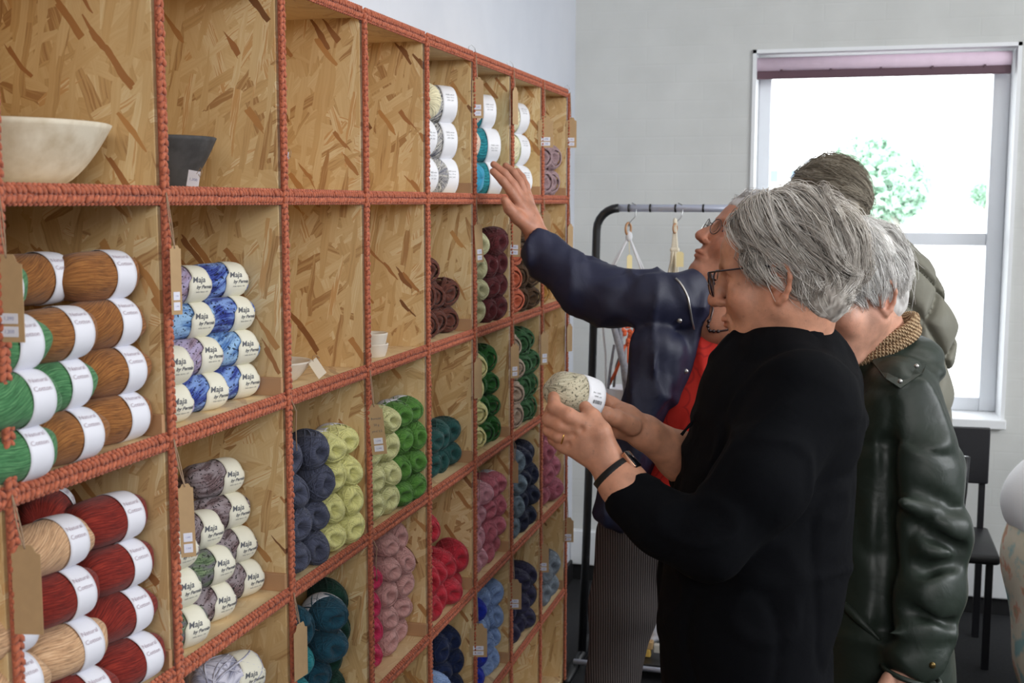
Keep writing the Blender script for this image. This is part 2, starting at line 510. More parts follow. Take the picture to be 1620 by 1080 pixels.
# local axes: X along strip, Y outward, Z across
def put_strip(me, origin, along, sc=1.0):
    if along == 'y':    # X->+y, Y->+x, Z->+z
        M = Matrix(((0, 1, 0, 0), (1, 0, 0, 0), (0, 0, -1, 0), (0, 0, 0, 1)))
    else:               # X->+z, Y->+x, Z->+y
        M = Matrix(((0, 1, 0, 0), (0, 0, 1, 0), (1, 0, 0, 0), (0, 0, 0, 1)))
    o = link('crochet_edging', me, None, shelf)
    o.matrix_basis = Matrix(shelf.matrix_basis).inverted() @ Matrix.Translation(Vector(origin)) @ M @ Matrix.Diagonal((sc, 1, 1, 1))
    return o
hstrips = [stitch_strip(0.3353 - 0.012, True, s, 0.023) for s in range(3)]
vstrips = [stitch_strip(0.3185, False, 10 + s, 0.0165) for s in range(3)]
for j, z in enumerate(ZL[:6]):
    for i in range(len(posts) - 1):
        L = posts[i + 1] - posts[i]
        o = put_strip(hstrips[(i + j) % 3], (SX - 0.002, posts[i] + 0.006, z), 'y', (L - 0.012) / (0.3353 - 0.012))
for i, y in enumerate(posts):
    for j in range(len(ZL) - 1):
        o = put_strip(vstrips[(i + j) % 3], (SX + 0.001, y, ZL[j + 1] + 0.0), 'z', (ZL[j] - ZL[j + 1]) / 0.3185)
# little loops of crochet ends and nails on the top rail
M_STEEL = plain('steel_wire', (170, 172, 176), 0.3, metal=1.0)
for k in (5, 6, 8):
    y = YK[k]
    cpart('wire_hook', MB().tube([(SX - 0.01, y - 0.004, ZL[0] + 0.008), (SX - 0.009, y - 0.006, ZL[0] + 0.022), (SX - 0.004, y, ZL[0] + 0.027), (SX + 0.002, y + 0.006, ZL[0] + 0.02), (SX + 0.004, y + 0.006, ZL[0] + 0.01)], 0.0009, 5), M_STEEL, shelf, True)

# ------------------------------------------------------------------ text as flat print
def text_mesh(body, size, mat, extrude=0.0, shear=0.0, bold=0.0):
    cu = bpy.data.curves.new('lettering', 'FONT')
    cu.body = body; cu.size = size; cu.align_x = 'CENTER'; cu.align_y = 'CENTER'; cu.shear = shear; cu.offset = bold
    cu.resolution_u = 2
    o = bpy.data.objects.new('lettering', cu)
    COL.objects.link(o)
    dg = bpy.context.evaluated_depsgraph_get()
    me = bpy.data.meshes.new_from_object(o.evaluated_get(dg))
    bpy.data.objects.remove(o); bpy.data.curves.remove(cu)
    me.materials.clear(); me.materials.append(mat)
    return me
def merge_meshes(ms, name, mat, offs=None):
    bm = bmesh.new()
    for i, me in enumerate(ms):
        k = len(bm.verts)
        bm.from_mesh(me)
        bm.verts.ensure_lookup_table()
        if offs:
            for v in bm.verts[k:]: v.co += Vector(offs[i])
    out = bpy.data.meshes.new(name); bm.to_mesh(out); bm.free()
    out.materials.append(mat)
    return out
M_INK = plain('grey_ink', (92, 94, 100), 0.8)
M_BLUEINK = plain('faded_ink', (120, 126, 175), 0.8)
M_PALEINK = plain('pale_ink', (176, 160, 170), 0.8)

# ------------------------------------------------------------------ kraft price tags
M_KRAFT = plain('kraft_card', (184, 152, 112), 0.85, noise=0.05, nscale=60)
M_STICK = plain('white_sticker', (226, 226, 238), 0.6)
M_TWINE = plain('jute_twine', (158, 132, 108), 0.95, noise=0.1, nscale=300)
tagm = {}
def tag_outline(wd, hg):
    n = wd * 0.2
    pts = [(-wd / 2, -hg), (wd / 2, -hg), (wd / 2, -n * 1.5)]
    for a in range(5):
        t = a / 4 * math.pi / 2
        pts.append((wd / 2 - n * math.sin(t) * 1.0, -n * 1.5 + n * 0.75 * (1 - math.cos(t))))
    pts += [(wd * 0.22, 0), (-wd * 0.22, 0)]
    for a in range(5):
        t = (4 - a) / 4 * math.pi / 2
        pts.append((-wd / 2 + n * math.sin(t) * 1.0, -n * 1.5 + n * 0.75 * (1 - math.cos(t))))
    pts += [(-wd / 2, -n * 1.5)]
    return pts
PRICE = text_mesh('1,300', 0.0075, M_BLUEINK)
PRICE2 = text_mesh('1,390', 0.0075, M_BLUEINK)
SCRIB = merge_meshes([text_mesh(t, 0.006, M_INK) for t in ('Bomuld', '50 g', 'pind 3,5')], 'handwriting', M_INK, [(0, 0.0, 0), (0, -0.012, 0), (0, -0.024, 0)])
def price_tag(top, y, wpx, hpx, turn, label, tip=0.0, string_from=None, stickers=True, group='kraft price tags hanging on the shelf posts', writing=False, wid=None, curl=0):
    """top: px,py of the tag's top on plane y slightly in front of the shelf; wid real width"""
    p = W(top[0], top[1], top[2]) if len(top) == 3 else on_y(top[0], top[1], y)
    Z = (p - CAM) @ Fw
    wd = wid if wid else 0.03
    hg = hpx * Z / FPX
    r = empty('price_tag', tuple(p), label, 'tag', group)
    r.matrix_basis = Matrix.Translation(Vector(p)) @ Matrix.Rotation(turn, 4, 'Z') @ Matrix.Rotation(tip, 4, 'Y')
    o = link('card', MB().sheet(tag_outline(wd, hg), 0.0007).mesh('card', False, M_KRAFT), None, r)
    if stickers:
        for k, zz in enumerate((-hg * 0.73, -hg * 0.88)):
            sh = hg * 0.12
            me = MB().box((-wd * 0.3, -0.0009, zz - sh / 2), (wd * 0.3, -0.0004, zz + sh / 2), 0.0004).mesh('price_sticker', False, M_STICK)
            s_ = link('price_sticker', me, None, r)
            t = bpy.data.objects.new('printed_price', PRICE if k else PRICE2); COL.objects.link(t)
            t.parent = s_
            sc_ = wd * 0.5 / 0.019
            t.matrix_basis = Matrix.Translation((0, -0.00105, zz)) @ Matrix.Rotation(math.pi / 2, 4, 'X') @ Matrix.Scale(sc_ * 0.8, 4)
    if writing:
        t = bpy.data.objects.new('handwriting', SCRIB); COL.objects.link(t); t.parent = r
        t.matrix_basis = Matrix.Translation((0, -0.0006, -hg * 0.28)) @ Matrix.Rotation(math.pi / 2, 4, 'X')
    if string_from is not None:
        a = Vector(string_from); inv = Matrix(r.matrix_basis).inverted()
        pts = []
        for sgn in (-1, 1):
            for k in range(9):
                t_ = k / 8 if sgn < 0 else 1 - k / 8
                v = a.lerp(Vector(p) + Vector((0.0, -0.001, -0.004)), t_)
                v = v + Vector((0.0, sgn * 0.0025 * math.sin(math.pi * t_), -0.003 * math.sin(math.pi * t_)))
                pts.append(inv @ v)
        link('string', MB().tube(pts, 0.0008, 5).mesh('string', True, M_TWINE), None, r)
    return r
FO = 0.022  # how far in front of the crochet the tags hang
def hang(px, py_top, py_bot, k, line, wpx, turn=0.27, **kw):
    """tag in front of post k hanging from shelf line; turn 0.27 = square to the lens"""
    y = YK[k] - 0.004
    p = on_y(px, py_top, y)
    if p[0] < SX + 0.012: p = p + np.array([SX + 0.012 - p[0], 0, 0])
    Z = (p - CAM) @ Fw
    wid = kw.pop('wid', None) or wpx * Z / FPX / max(0.25, abs(math.cos(turn - 0.27)))
    sf = (SX + 0.008, y, ZL[line] + 0.004)
    pxx, pyy = pix(p)
    return price_tag((pxx, pyy), y, wpx, py_bot - py_top, turn, kw.pop('label'), string_from=sf, wid=wid, **kw)
hang(755, 122, 186, 5, 0, 18, label='kraft tag hanging before teal yarn in the top row, leftmost tag there')
hang(813, 138, 196, 6, 0, 20, turn=1.42, label='kraft tag seen edge-on in the top row of cubbies', stickers=False, wid=0.034)
hang(852, 184, 233, 7, 0, 24, label='kraft tag in the top row covering the mauve yarn cubby edge')
hang(901, 186, 233, 8, 0, 17, label='kraft tag on the far end post, top row beside the wall')
hang(753, 352, 415, 5, 1, 12, turn=0.9, label='kraft tag turned sideways beside the pale green yarn', tip=-0.06)
hang(811, 349, 406, 6, 1, 20, label='kraft tag behind the raised hand, above coral yarn', tip=0.03)
hang(856, 333, 382, 7, 1, 17, label='kraft tag half hidden behind the raised wrist', stickers=False)
hang(897, 354, 392, 8, 1, 9, turn=1.2, label='narrow side-on tag on the end post just above the navy sleeve', stickers=False, wid=0.03)
hang(806, 543, 598, 6, 2, 13, turn=0.9, label='kraft tag in front of the taupe yarn, third row')
hang(857, 524, 577, 7, 2, 12, turn=0.95, label='kraft tag hanging beside dark green yarn left of the empty cubby')
hang(898, 512, 556, 8, 2, 8, turn=1.2, label='narrow side-on tag on the end post below the navy sleeve', stickers=False, wid=0.03)
hang(752, 566, 630, 5, 2, 8, turn=1.25, label='narrow side-on tag beside the pale yellow twisted yarn', stickers=False, wid=0.032)
hang(592, 640, 720, 3, 2, 24, label='large kraft tag with handwriting before the pale lime yarn', writing=True, tip=-0.1)
hang(277, 388, 498, 1, 1, 14, turn=0.95, label='kraft tag turned sideways beside the blue yarn labels', tip=0.0)
hang(293, 765, 884, 1, 2, 22, turn=0.6, label='kraft tag with two stickers beside the mauve labelled yarn', tip=-0.02)
hang(809, 728, 764, 6, 3, 12, turn=0.0, label='kraft tag above the grey blue yarn in the fourth row', stickers=False)
hang(857, 860, 906, 7, 4, 17, label='kraft tag hanging left of the steel grey yarn')
hang(896, 818, 858, 8, 4, 17, label='kraft tag at the end post in the fifth row')
hang(814, 916, 965, 6, 4, 22, label='kraft tag in front of the inky violet yarn')
hang(747, 985, 1040, 5, 4, 28, label='kraft tag in front of the light blue yarn')
hang(475, 985, 1075, 2, 3, 8, turn=1.45, label='reddish edge-on tag beside the turquoise yarn', stickers=False, wid=0.04)
hang(10, 402, 542, 0, 1, 26, turn=0.1, label='kraft tag at the left picture edge before green yarn', wid=0.034)
hang(40, 862, 1008, 0, 2, 30, turn=0.2, label='blank back of a kraft tag before the beige banded yarn', stickers=False, wid=0.032)
# loose strings knotted at the posts
for (k, line) in [(2, 2), (3, 3), (5, 3), (6, 3)]:
    y = YK[k] + 0.012
    z = ZL[line]
    cpart('loose_twine', MB().tube([(SX + 0.008, y - 0.01, z - 0.002), (SX + 0.012, y - 0.002, z - 0.02), (SX + 0.009, y + 0.001, z - 0.05), (SX + 0.011, y - 0.001, z - 0.085)], 0.0009, 5), M_TWINE, shelf, True)

# ------------------------------------------------------------------ bowls and dishes
def bowl(name, px, py_rim, py_base, y, R, foot, wall, mat, label, rim_w=0.004, cat='bowl', group=None, ctr=None, base=None, prof_pow=0.5):
    pr = on_y(px, py_rim, y) if ctr is None else ctr
    zb = base
    H = pr[2] - zb
    prof = []
    N = 14
    for i in range(N + 1):
        t = i / N
        r = foot + (R - foot) * (t ** prof_pow)
        prof.append((r, t * H))
    inner = [(max(r - wall * (1 if i > 1 else 1), 0.001), max(h, wall)) for i, (r, h) in enumerate(prof)][::-1]
    prof = [(0, 0)] + prof + [(R - wall * 0.4, H + wall * 0.25)] + inner[:-1] + [(0, wall)]
    o = MB().lathe(prof, 48).build(name, mat)
    o.location = (pr[0], y, zb)
    return tag(o, label, cat, group)
def ceramic(name, c1, c2, sc, rough=0.75):
    q = NT(name)
    tc = q.n('ShaderNodeTexCoord')
    nz = q.n('ShaderNodeTexNoise'); nz.inputs['Scale'].default_value = sc; nz.inputs['Detail'].default_value = 8; q.l(tc.outputs['Object'], nz.inputs['Vector'])
    r = q.ramp(nz.outputs['Fac'], [(0.35, srgb(c1)), (0.6, srgb(c2))]); q.l(r.outputs[0], q.b.inputs['Base Color'])
    q.inp('Roughness', rough); q.bump(nz.outputs['Fac'], 0.4, 0.002)
    return q.m
M_PLASTER = ceramic('speckled_paper_clay', (196, 178, 150), (222, 210, 188), 26)
M_BLACKC = ceramic('charcoal_stoneware', (52, 50, 50), (72, 70, 70), 40)
M_CREAMC = ceramic('cream_stoneware', (218, 206, 190), (228, 218, 204), 30, 0.5)
sh0 = ZL[1] + BT / 2
# big bowl: right rim at px 146 on row 0, bay 0
yb0 = YK[0] + 0.175
c_ = on_y(-12, 196, yb0); R0 = (on_y(146, 200, yb0)[0] - c_[0])
bowl('large_bowl', 25, 199, 290, yb0, R0, R0 * 0.46, 0.006, M_PLASTER, 'large speckled cream bowl at the left of the top row', base=sh0, ctr=c_, prof_pow=0.55)
yb1 = YK[1] + 0.2
c_ = on_y(255, 218, yb1); R1 = (on_y(332, 218, yb1)[0] - c_[0])
bowl('small_bowl', 283, 218, 290, yb1, R1, R1 * 0.32, 0.005, M_BLACKC, 'charcoal black bowl with a white paper tag, top row', base=sh0, ctr=c_, prof_pow=0.62)
def white_tag(px, py, y, wd, hg, tipx, label, rz=0.25):
    p = on_y(px, py, y)
    r = empty('paper_tag', tuple(p), label, 'tag')
    r.matrix_basis = Matrix.Translation(Vector(p)) @ Matrix.Rotation(rz, 4, 'Z') @ Matrix.Rotation(0.18, 4, 'Y') @ Matrix.Rotation(tipx, 4, 'X')
    link('card', MB().box((-wd / 2, -0.0004, -hg), (wd / 2, 0.0004, 0)).mesh('card', False, M_STICK), None, r)
    t = bpy.data.objects.new('printed_price', PRICE); COL.objects.link(t); t.parent = r
    t.matrix_basis = Matrix.Translation((0, -0.0006, -hg * 0.55)) @ Matrix.Rotation(math.pi / 2, 4, 'X') @ Matrix.Scale(0.7, 4)
    link('string', MB().tube([(wd * 0.2, 0, -0.004), (wd * 0.45, 0, 0.006), (wd * 0.7, -0.004, 0.001), (wd * 0.62, -0.005, -0.008), (wd * 0.4, -0.002, -0.004)], 0.0006, 5).mesh('string', True, M_TWINE), None, r)
    return r
white_tag(308, 270, yb1 - R1 * 0.6, 0.017, 0.023, 0.0, 'white paper tag leaning on the charcoal bowl')
white_tag(454, 240, YK[2] + 0.03, 0.007, 0.017, 0.0, 'sliver of a white tag beside the third post, top row', rz=1.0)
sh1 = ZL[2] + BT / 2
ybd = YK[2] + 0.14
c_ = on_y(440, 571, ybd); R2 = on_y(489, 571, ybd)[0] - c_[0]
bowl('shallow_dish', 440, 570, 600, ybd, R2, R2 * 0.5, 0.005, M_CREAMC, 'shallow cream dish with a tag in the second row', ctr=c_, base=sh1, prof_pow=0.8)
r = empty('paper_tag', tuple(on_y(500, 578, ybd)), 'cream card tag hanging on the shallow dish rim', 'tag')
p_ = Vector(on_y(494, 570, ybd))
r.matrix_basis = Matrix.Translation(p_) @ Matrix.Rotation(0.9, 4, 'Z') @ Matrix.Rotation(-0.6, 4, 'Y')
link('card', MB().box((-0.009, -0.0005, -0.034), (0.009, 0.0005, 0)).mesh('card', False, plain('cream_card', (222, 208, 186), 0.8)), None, r)
link('string', MB().tube([(0, 0, -0.003), (0.004, -0.002, 0.006), (0.01, -0.004, 0.004), (0.012, -0.004, -0.004)], 0.0006, 5).mesh('string', True, M_TWINE), None, r)
ybs = YK[3] + 0.15
for k, (rim, lab) in enumerate(((545, 'lower of two stacked small cream bowls'), (529, 'upper of two stacked small cream bowls'))):
    c_ = on_y(588, rim, ybs); R3 = on_y(613 - k, rim, ybs)[0] - c_[0]
    base = sh1 + k * 0.021
    c_ = np.array([c_[0], ybs, base + 0.026])
    bowl('small_bowl', 588, rim, 560, ybs, R3, R3 * 0.78, 0.004, M_CREAMC, lab + ' in the second row', ctr=c_, base=base, prof_pow=0.7, group='stacked cream bowls')
# ------------------------------------------------------------------ yarn
def yarn_mat(name, c1, c2=None, c3=None, speck=0.0, fine=1.0, rough=0.85, vs=14, speck_v=0.35):
    """fibres follow the UV map (u around, v along the winding)"""
    q = NT('yarn_' + name)
    c2 = c2 or tuple(min(255, v * 1.22 + 8) for v in c1)
    uv = q.n('ShaderNodeUVMap')
    sc = q.n('ShaderNodeVectorMath', operation='MULTIPLY'); q.l(uv.outputs[0], sc.inputs[0]); sc.inputs[1].default_value = (70 * fine, 2.2, 1)
    nz = q.n('ShaderNodeTexNoise', noise_dimensions='2D'); nz.inputs['Scale'].default_value = 1.0; nz.inputs['Detail'].default_value = 3; nz.inputs['Roughness'].default_value = 0.7
    q.l(sc.outputs[0], nz.inputs['Vector'])
    d = tuple(v * 0.72 for v in c1)
    r = q.ramp(nz.outputs['Fac'], [(0.3, srgb(d)), (0.48, srgb(c1)), (0.7, srgb(c2))])
    col = r.outputs[0]
    if c3 is not None:
        tc = q.n('ShaderNodeTexCoord'); oi = q.n('ShaderNodeObjectInfo')
        ad = q.n('ShaderNodeVectorMath', operation='ADD'); q.l(tc.outputs['Object'], ad.inputs[0])
        cm = q.n('ShaderNodeCombineXYZ'); q.l(q.math('MULTIPLY', oi.outputs['Random'], 9.0), cm.inputs[0]); q.l(cm.outputs[0], ad.inputs[1])
        s2 = q.n('ShaderNodeVectorMath', operation='MULTIPLY'); q.l(uv.outputs[0], s2.inputs[0]); s2.inputs[1].default_value = (vs, 1.5, 1)
        s3 = q.n('ShaderNodeVectorMath', operation='ADD'); q.l(s2.outputs[0], s3.inputs[0]); q.l(cm.outputs[0], s3.inputs[1])
        n2 = q.n('ShaderNodeTexNoise', noise_dimensions='2D'); n2.inputs['Scale'].default_value = 1.0; n2.inputs['Detail'].default_value = 4; q.l(s3.outputs[0], n2.inputs['Vector'])
        rr = q.ramp(n2.outputs['Fac'], [(0.40, (0, 0, 0, 1)), (0.60, (1, 1, 1, 1))])
        col = q.mix(rr.outputs[0], col, srgb(c3))
        if speck:
            n3 = q.n('ShaderNodeTexNoise'); n3.inputs['Scale'].default_value = 260; n3.inputs['Detail'].default_value = 1; q.l(ad.outputs[0], n3.inputs['Vector'])
            r3 = q.ramp(n3.outputs['Fac'], [(0.60, (0, 0, 0, 1)), (0.66, (1, 1, 1, 1))])
            dk = tuple(v * speck_v for v in c1)
            col = q.mix(r3.outputs[0], col, srgb(dk))
    q.l(col, q.b.inputs['Base Color'])
    q.inp('Roughness', rough); q.inp('Sheen Weight', 0.12); q.inp('Specular IOR Level', 0.25)
    q.bump(nz.outputs['Fac'], 0.7, 0.0014)
    return q.m

def prof_r(x, p=2.5, e=0.48):
    return max(0.0, 1 - abs(x) ** p) ** e
def ball_mesh(name, mat, a=0.06, b=0.031, kind='pull', seed=0, p=2.5, e=0.48, nu=56, nv=26, sq=0.9):
    """a skein about local X (length 2a, radius b). kind: smooth / pull (hole at +X) / loops (open crossed yarn)"""
    rs = np.random.RandomState(seed)
    bm = bmesh.new()
    uvl = bm.loops.layers.uv.new('UVMap')
    xs = [-math.cos(math.pi * i / nv) for i in range(nv + 1)]
    nl = rs.choice([3, 4, 5]); ph = rs.uniform(0, 6.28); ph2 = rs.uniform(0, 6.28)
    rings = []; 
    pts_ring = []
    for i, x in enumerate(xs):
        r = b * prof_r(x, p, e) * (0.84 if kind == 'loops' else 1)
        pts_ring.append((x * a * (0.9 if kind == 'loops' else 1), r, x))
    if kind != 'smooth':
        # open the +X end: replace last rings by an inward funnel
        pts_ring = [q_ for q_ in pts_ring if not (q_[2] > 0 and q_[1] < 0.30 * b)]
        xl, rl, _ = pts_ring[-1]
        for t, rf in ((0.3, 0.27), (0.0, 0.22), (-0.35, 0.18)):
            pts_ring.append((xl - (1 - t) * 0.12 * a, rf * b, 1.0))
        pts_ring.append((xl - 0.35 * a, 0.0, 1.0))
    amp = {'smooth': 0.018, 'pull': 0.045, 'loops': 0.03}[kind]
    for i, (xa, r, x) in enumerate(pts_ring):
        ring = []
        for k in range(nu):
            th = 2 * math.pi * k / nu
            lobes = math.sin(nl * th + ph + 1.6 * x) * amp * (1.2 - abs(x)) + math.sin(9 * th + 5 * x + ph2) * amp * 0.35
            dd = 1 + lobes
            ring.append(bm.verts.new((xa + (0.05 * a * math.sin(2 * th + ph) if abs(x) > 0.8 else 0), r * dd * math.cos(th), r * dd * math.sin(th) * sq)))
        rings.append(ring)
    tilt = 0.55 if kind != 'smooth' else 0.12
    for i in range(len(rings) - 1):
        for k in range(nu):
            A, B = rings[i], rings[i + 1]
            try: f = bm.faces.new((A[k], B[k], B[(k + 1) % nu], A[(k + 1) % nu]))
            except ValueError: continue
            f.smooth = True
            # which winding family this patch belongs to
            th = (k + 0.5) / nu
            fam = math.sin(2 * math.pi * th * 2 + ph2 + 2.5 * pts_ring[i][2])
            tl = tilt if fam > 0 else -tilt
            for lp, (ii, kk) in zip(f.loops, ((i, k), (i + 1, k), (i + 1, k + 1), (i, k + 1))):
                v = pts_ring[ii][2] if ii < len(pts_ring) else 1
                if kind == 'smooth':
                    lp[uvl].uv = (kk / nu * 1.0 + v * 0.10 + 0.05 * math.sin(3 * v + ph), v)
                else:
                    lp[uvl].uv = (kk / nu + v * tl * 0.5, v)
    def loop_tube(tilt_, off, rad, n=5, m_=30, lift=1.0, full=True):
        # a wrap running over the ball from end to end, missing the poles
        pts = []
        for s_ in range(m_):
            t = 2 * math.pi * s_ / m_
            v = np.array([math.cos(t), math.sin(t), 0.0])
            c_, s2 = math.cos(tilt_), math.sin(tilt_)
            # tilt so that it passes beside the pole
            v = np.array([v[0] * c_, v[1], v[0] * s2])
            c3, s3 = math.cos(off), math.sin(off)
            v = np.array([v[0], v[1] * c3 - v[2] * s3, v[1] * s3 + v[2] * c3])
            rad_ = math.hypot(v[1], v[2])
            x = v[0] * 0.93
            rr = b * prof_r(x, p, e) * lift
            if rad_ < 1e-4: rad_ = 1e-4
            pts.append((x * a, v[1] / rad_ * rr, v[2] / rad_ * rr * sq))
        base = len(bm.verts)
        m2 = len(pts)
        P_ = [np.array(q_) for q_ in pts]
        rg = []
        for s_ in range(m2):
            t = P_[(s_ + 1) % m2] - P_[s_ - 1]; t /= np.linalg.norm(t) + 1e-12
            nrm = np.array([P_[s_][0] * (b / a) ** 2, P_[s_][1], P_[s_][2]]); nrm = nrm - t * (nrm @ t); nrm /= np.linalg.norm(nrm) + 1e-12
            bb = np.cross(t, nrm)
            rg.append([bm.verts.new(P_[s_] + rad * (math.cos(2 * math.pi * k / n) * nrm * 0.8 + math.sin(2 * math.pi * k / n) * bb * 1.25)) for k in range(n)])
        for s_ in range(m2):
            A, B = rg[s_], rg[(s_ + 1) % m2]
            for k in range(n):
                f = bm.faces.new((A[k], A[(k + 1) % n], B[(k + 1) % n], B[k])); f.smooth = True
                for lp, (ii, kk) in zip(f.loops, ((s_, k), (s_, k + 1), (s_ + 1, k + 1), (s_ + 1, k))):
                    lp[uvl].uv = (kk / n * 0.12, ii / m2 * 8)
    if kind == 'pull':
        for i in range(15):
            loop_tube(rs.uniform(0.38, 0.75), i * 2 * math.pi / 15 + rs.uniform(-0.2, 0.2), rs.uniform(0.0009, 0.0015), lift=1.0 + rs.uniform(0, 0.03))
    if kind == 'loops':
        n_ = 9
        for i in range(n_):
            tl_ = rs.uniform(0.40, 0.60); o_ = i * 2 * math.pi / n_ + rs.uniform(-0.12, 0.12); lf_ = rs.uniform(0.95, 1.04)
            for w_ in range(3):
                loop_tube(tl_ + w_ * 0.055, o_ + w_ * 0.03, rs.uniform(0.0022, 0.0027), m_=26, lift=lf_ + w_ * 0.01)
    bmesh.ops.remove_doubles(bm, verts=bm.verts, dist=1e-6)
    me = bpy.data.meshes.new(name)
    bm.normal_update(); bm.to_mesh(me); bm.free()
    me.materials.append(mat)
    return me
M_BAND = plain('white_paper_band', (228, 228, 236), 0.55)
M_BANDW = plain('bright_paper_band', (240, 240, 244), 0.5)
M_CREAMLAB = plain('cream_paper_label', (226, 222, 204), 0.6)
def band_mesh(a, b, x0, x1, mat, p=2.5, e=0.48, sq=0.9, notch=False, arc=(0, 2 * math.pi), n=44, off=0.0012, straight=0.0):
    bm = bmesh.new()
    nx = 7
    grid = []
    full = abs(arc[1] - arc[0] - 2 * math.pi) < 1e-3
    rm = b * prof_r((x0 + x1) / 2, p, e)
    for j in range(n + 1):
        th = arc[0] + (arc[1] - arc[0]) * j / n
        row = []
        e0, e1 = x0, x1
        if notch:   # the label narrows over the top and has pointed corners
            d = abs(((th - 3.9 + math.pi) % (2 * math.pi)) - math.pi)
            if d > 0.95:
                k_ = min(1, (d - 0.95) / 0.25)
                e0 = x0 + (x1 - x0) * 0.16 * k_; e1 = x1 - (x1 - x0) * 0.16 * k_
        for i in range(nx + 1):
            x = e0 + (e1 - e0) * i / nx
            r = b * prof_r(x, p, e)
            r = r * (1 - straight) + rm * straight + off
            row.append(bm.verts.new((x * a, r * math.cos(th), r * math.sin(th) * sq)))
        grid.append(row)
    for j in range(n):
        for i in range(nx):
            f = bm.faces.new((grid[j][i], grid[j + 1][i], grid[j + 1][i + 1], grid[j][i + 1])); f.smooth = True
    bmesh.ops.remove_doubles(bm, verts=bm.verts, dist=1e-6)
    bmesh.ops.recalc_face_normals(bm, faces=bm.faces)
    bmesh.ops.solidify(bm, geom=bm.faces[:], thickness=-0.0004)
    me = bpy.data.meshes.new('paper_band'); bm.to_mesh(me); bm.free()
    me.materials.append(mat)
    return me
def wrap_text(me, a, b, xc, th0, p=2.5, e=0.48, sq=0.9, off=0.0020, straight=0.0, x01=None, flip=False):
    """text x -> along the axis, text y -> around"""
    rm = b * prof_r(xc, p, e)
    out = me.copy()
    for v in out.vertices:
        u, w_ = v.co.x, v.co.y
        x = xc * a + u
        r = b * prof_r(max(-1, min(1, x / a)), p, e)
        r = r * (1 - straight) + rm * straight + off
        th = th0 - w_ / r * 1.0
        v.co = (x, r * math.cos(th), r * math.sin(th) * sq)
    return out
MAJA = merge_meshes([text_mesh('Maja', 0.0125, M_INK, shear=0.3, bold=0.0002), text_mesh('by Permin', 0.0075, M_INK, shear=0.35, bold=0.0002), text_mesh('baby alpaca  silk', 0.0035, M_PALEINK)], 'label_print', M_INK,
                    [(-0.006, 0.003, 0), (0.004, -0.008, 0), (0.0, -0.0155, 0)])
NATC = merge_meshes([text_mesh('Natural', 0.0085, M_PALEINK), text_mesh('Cotton', 0.0085, M_PALEINK)], 'label_print', M_PALEINK, [(0.0, 0.006, 0), (0.0, -0.006, 0)])
SMALLP = merge_meshes([text_mesh('100% wool', 0.005, M_INK), text_mesh('50 g  175 m', 0.004, M_INK), text_mesh('5701 2203', 0.004, M_INK)], 'label_print', M_INK, [(0, 0.007, 0), (0, 0, 0), (0, -0.007, 0)])

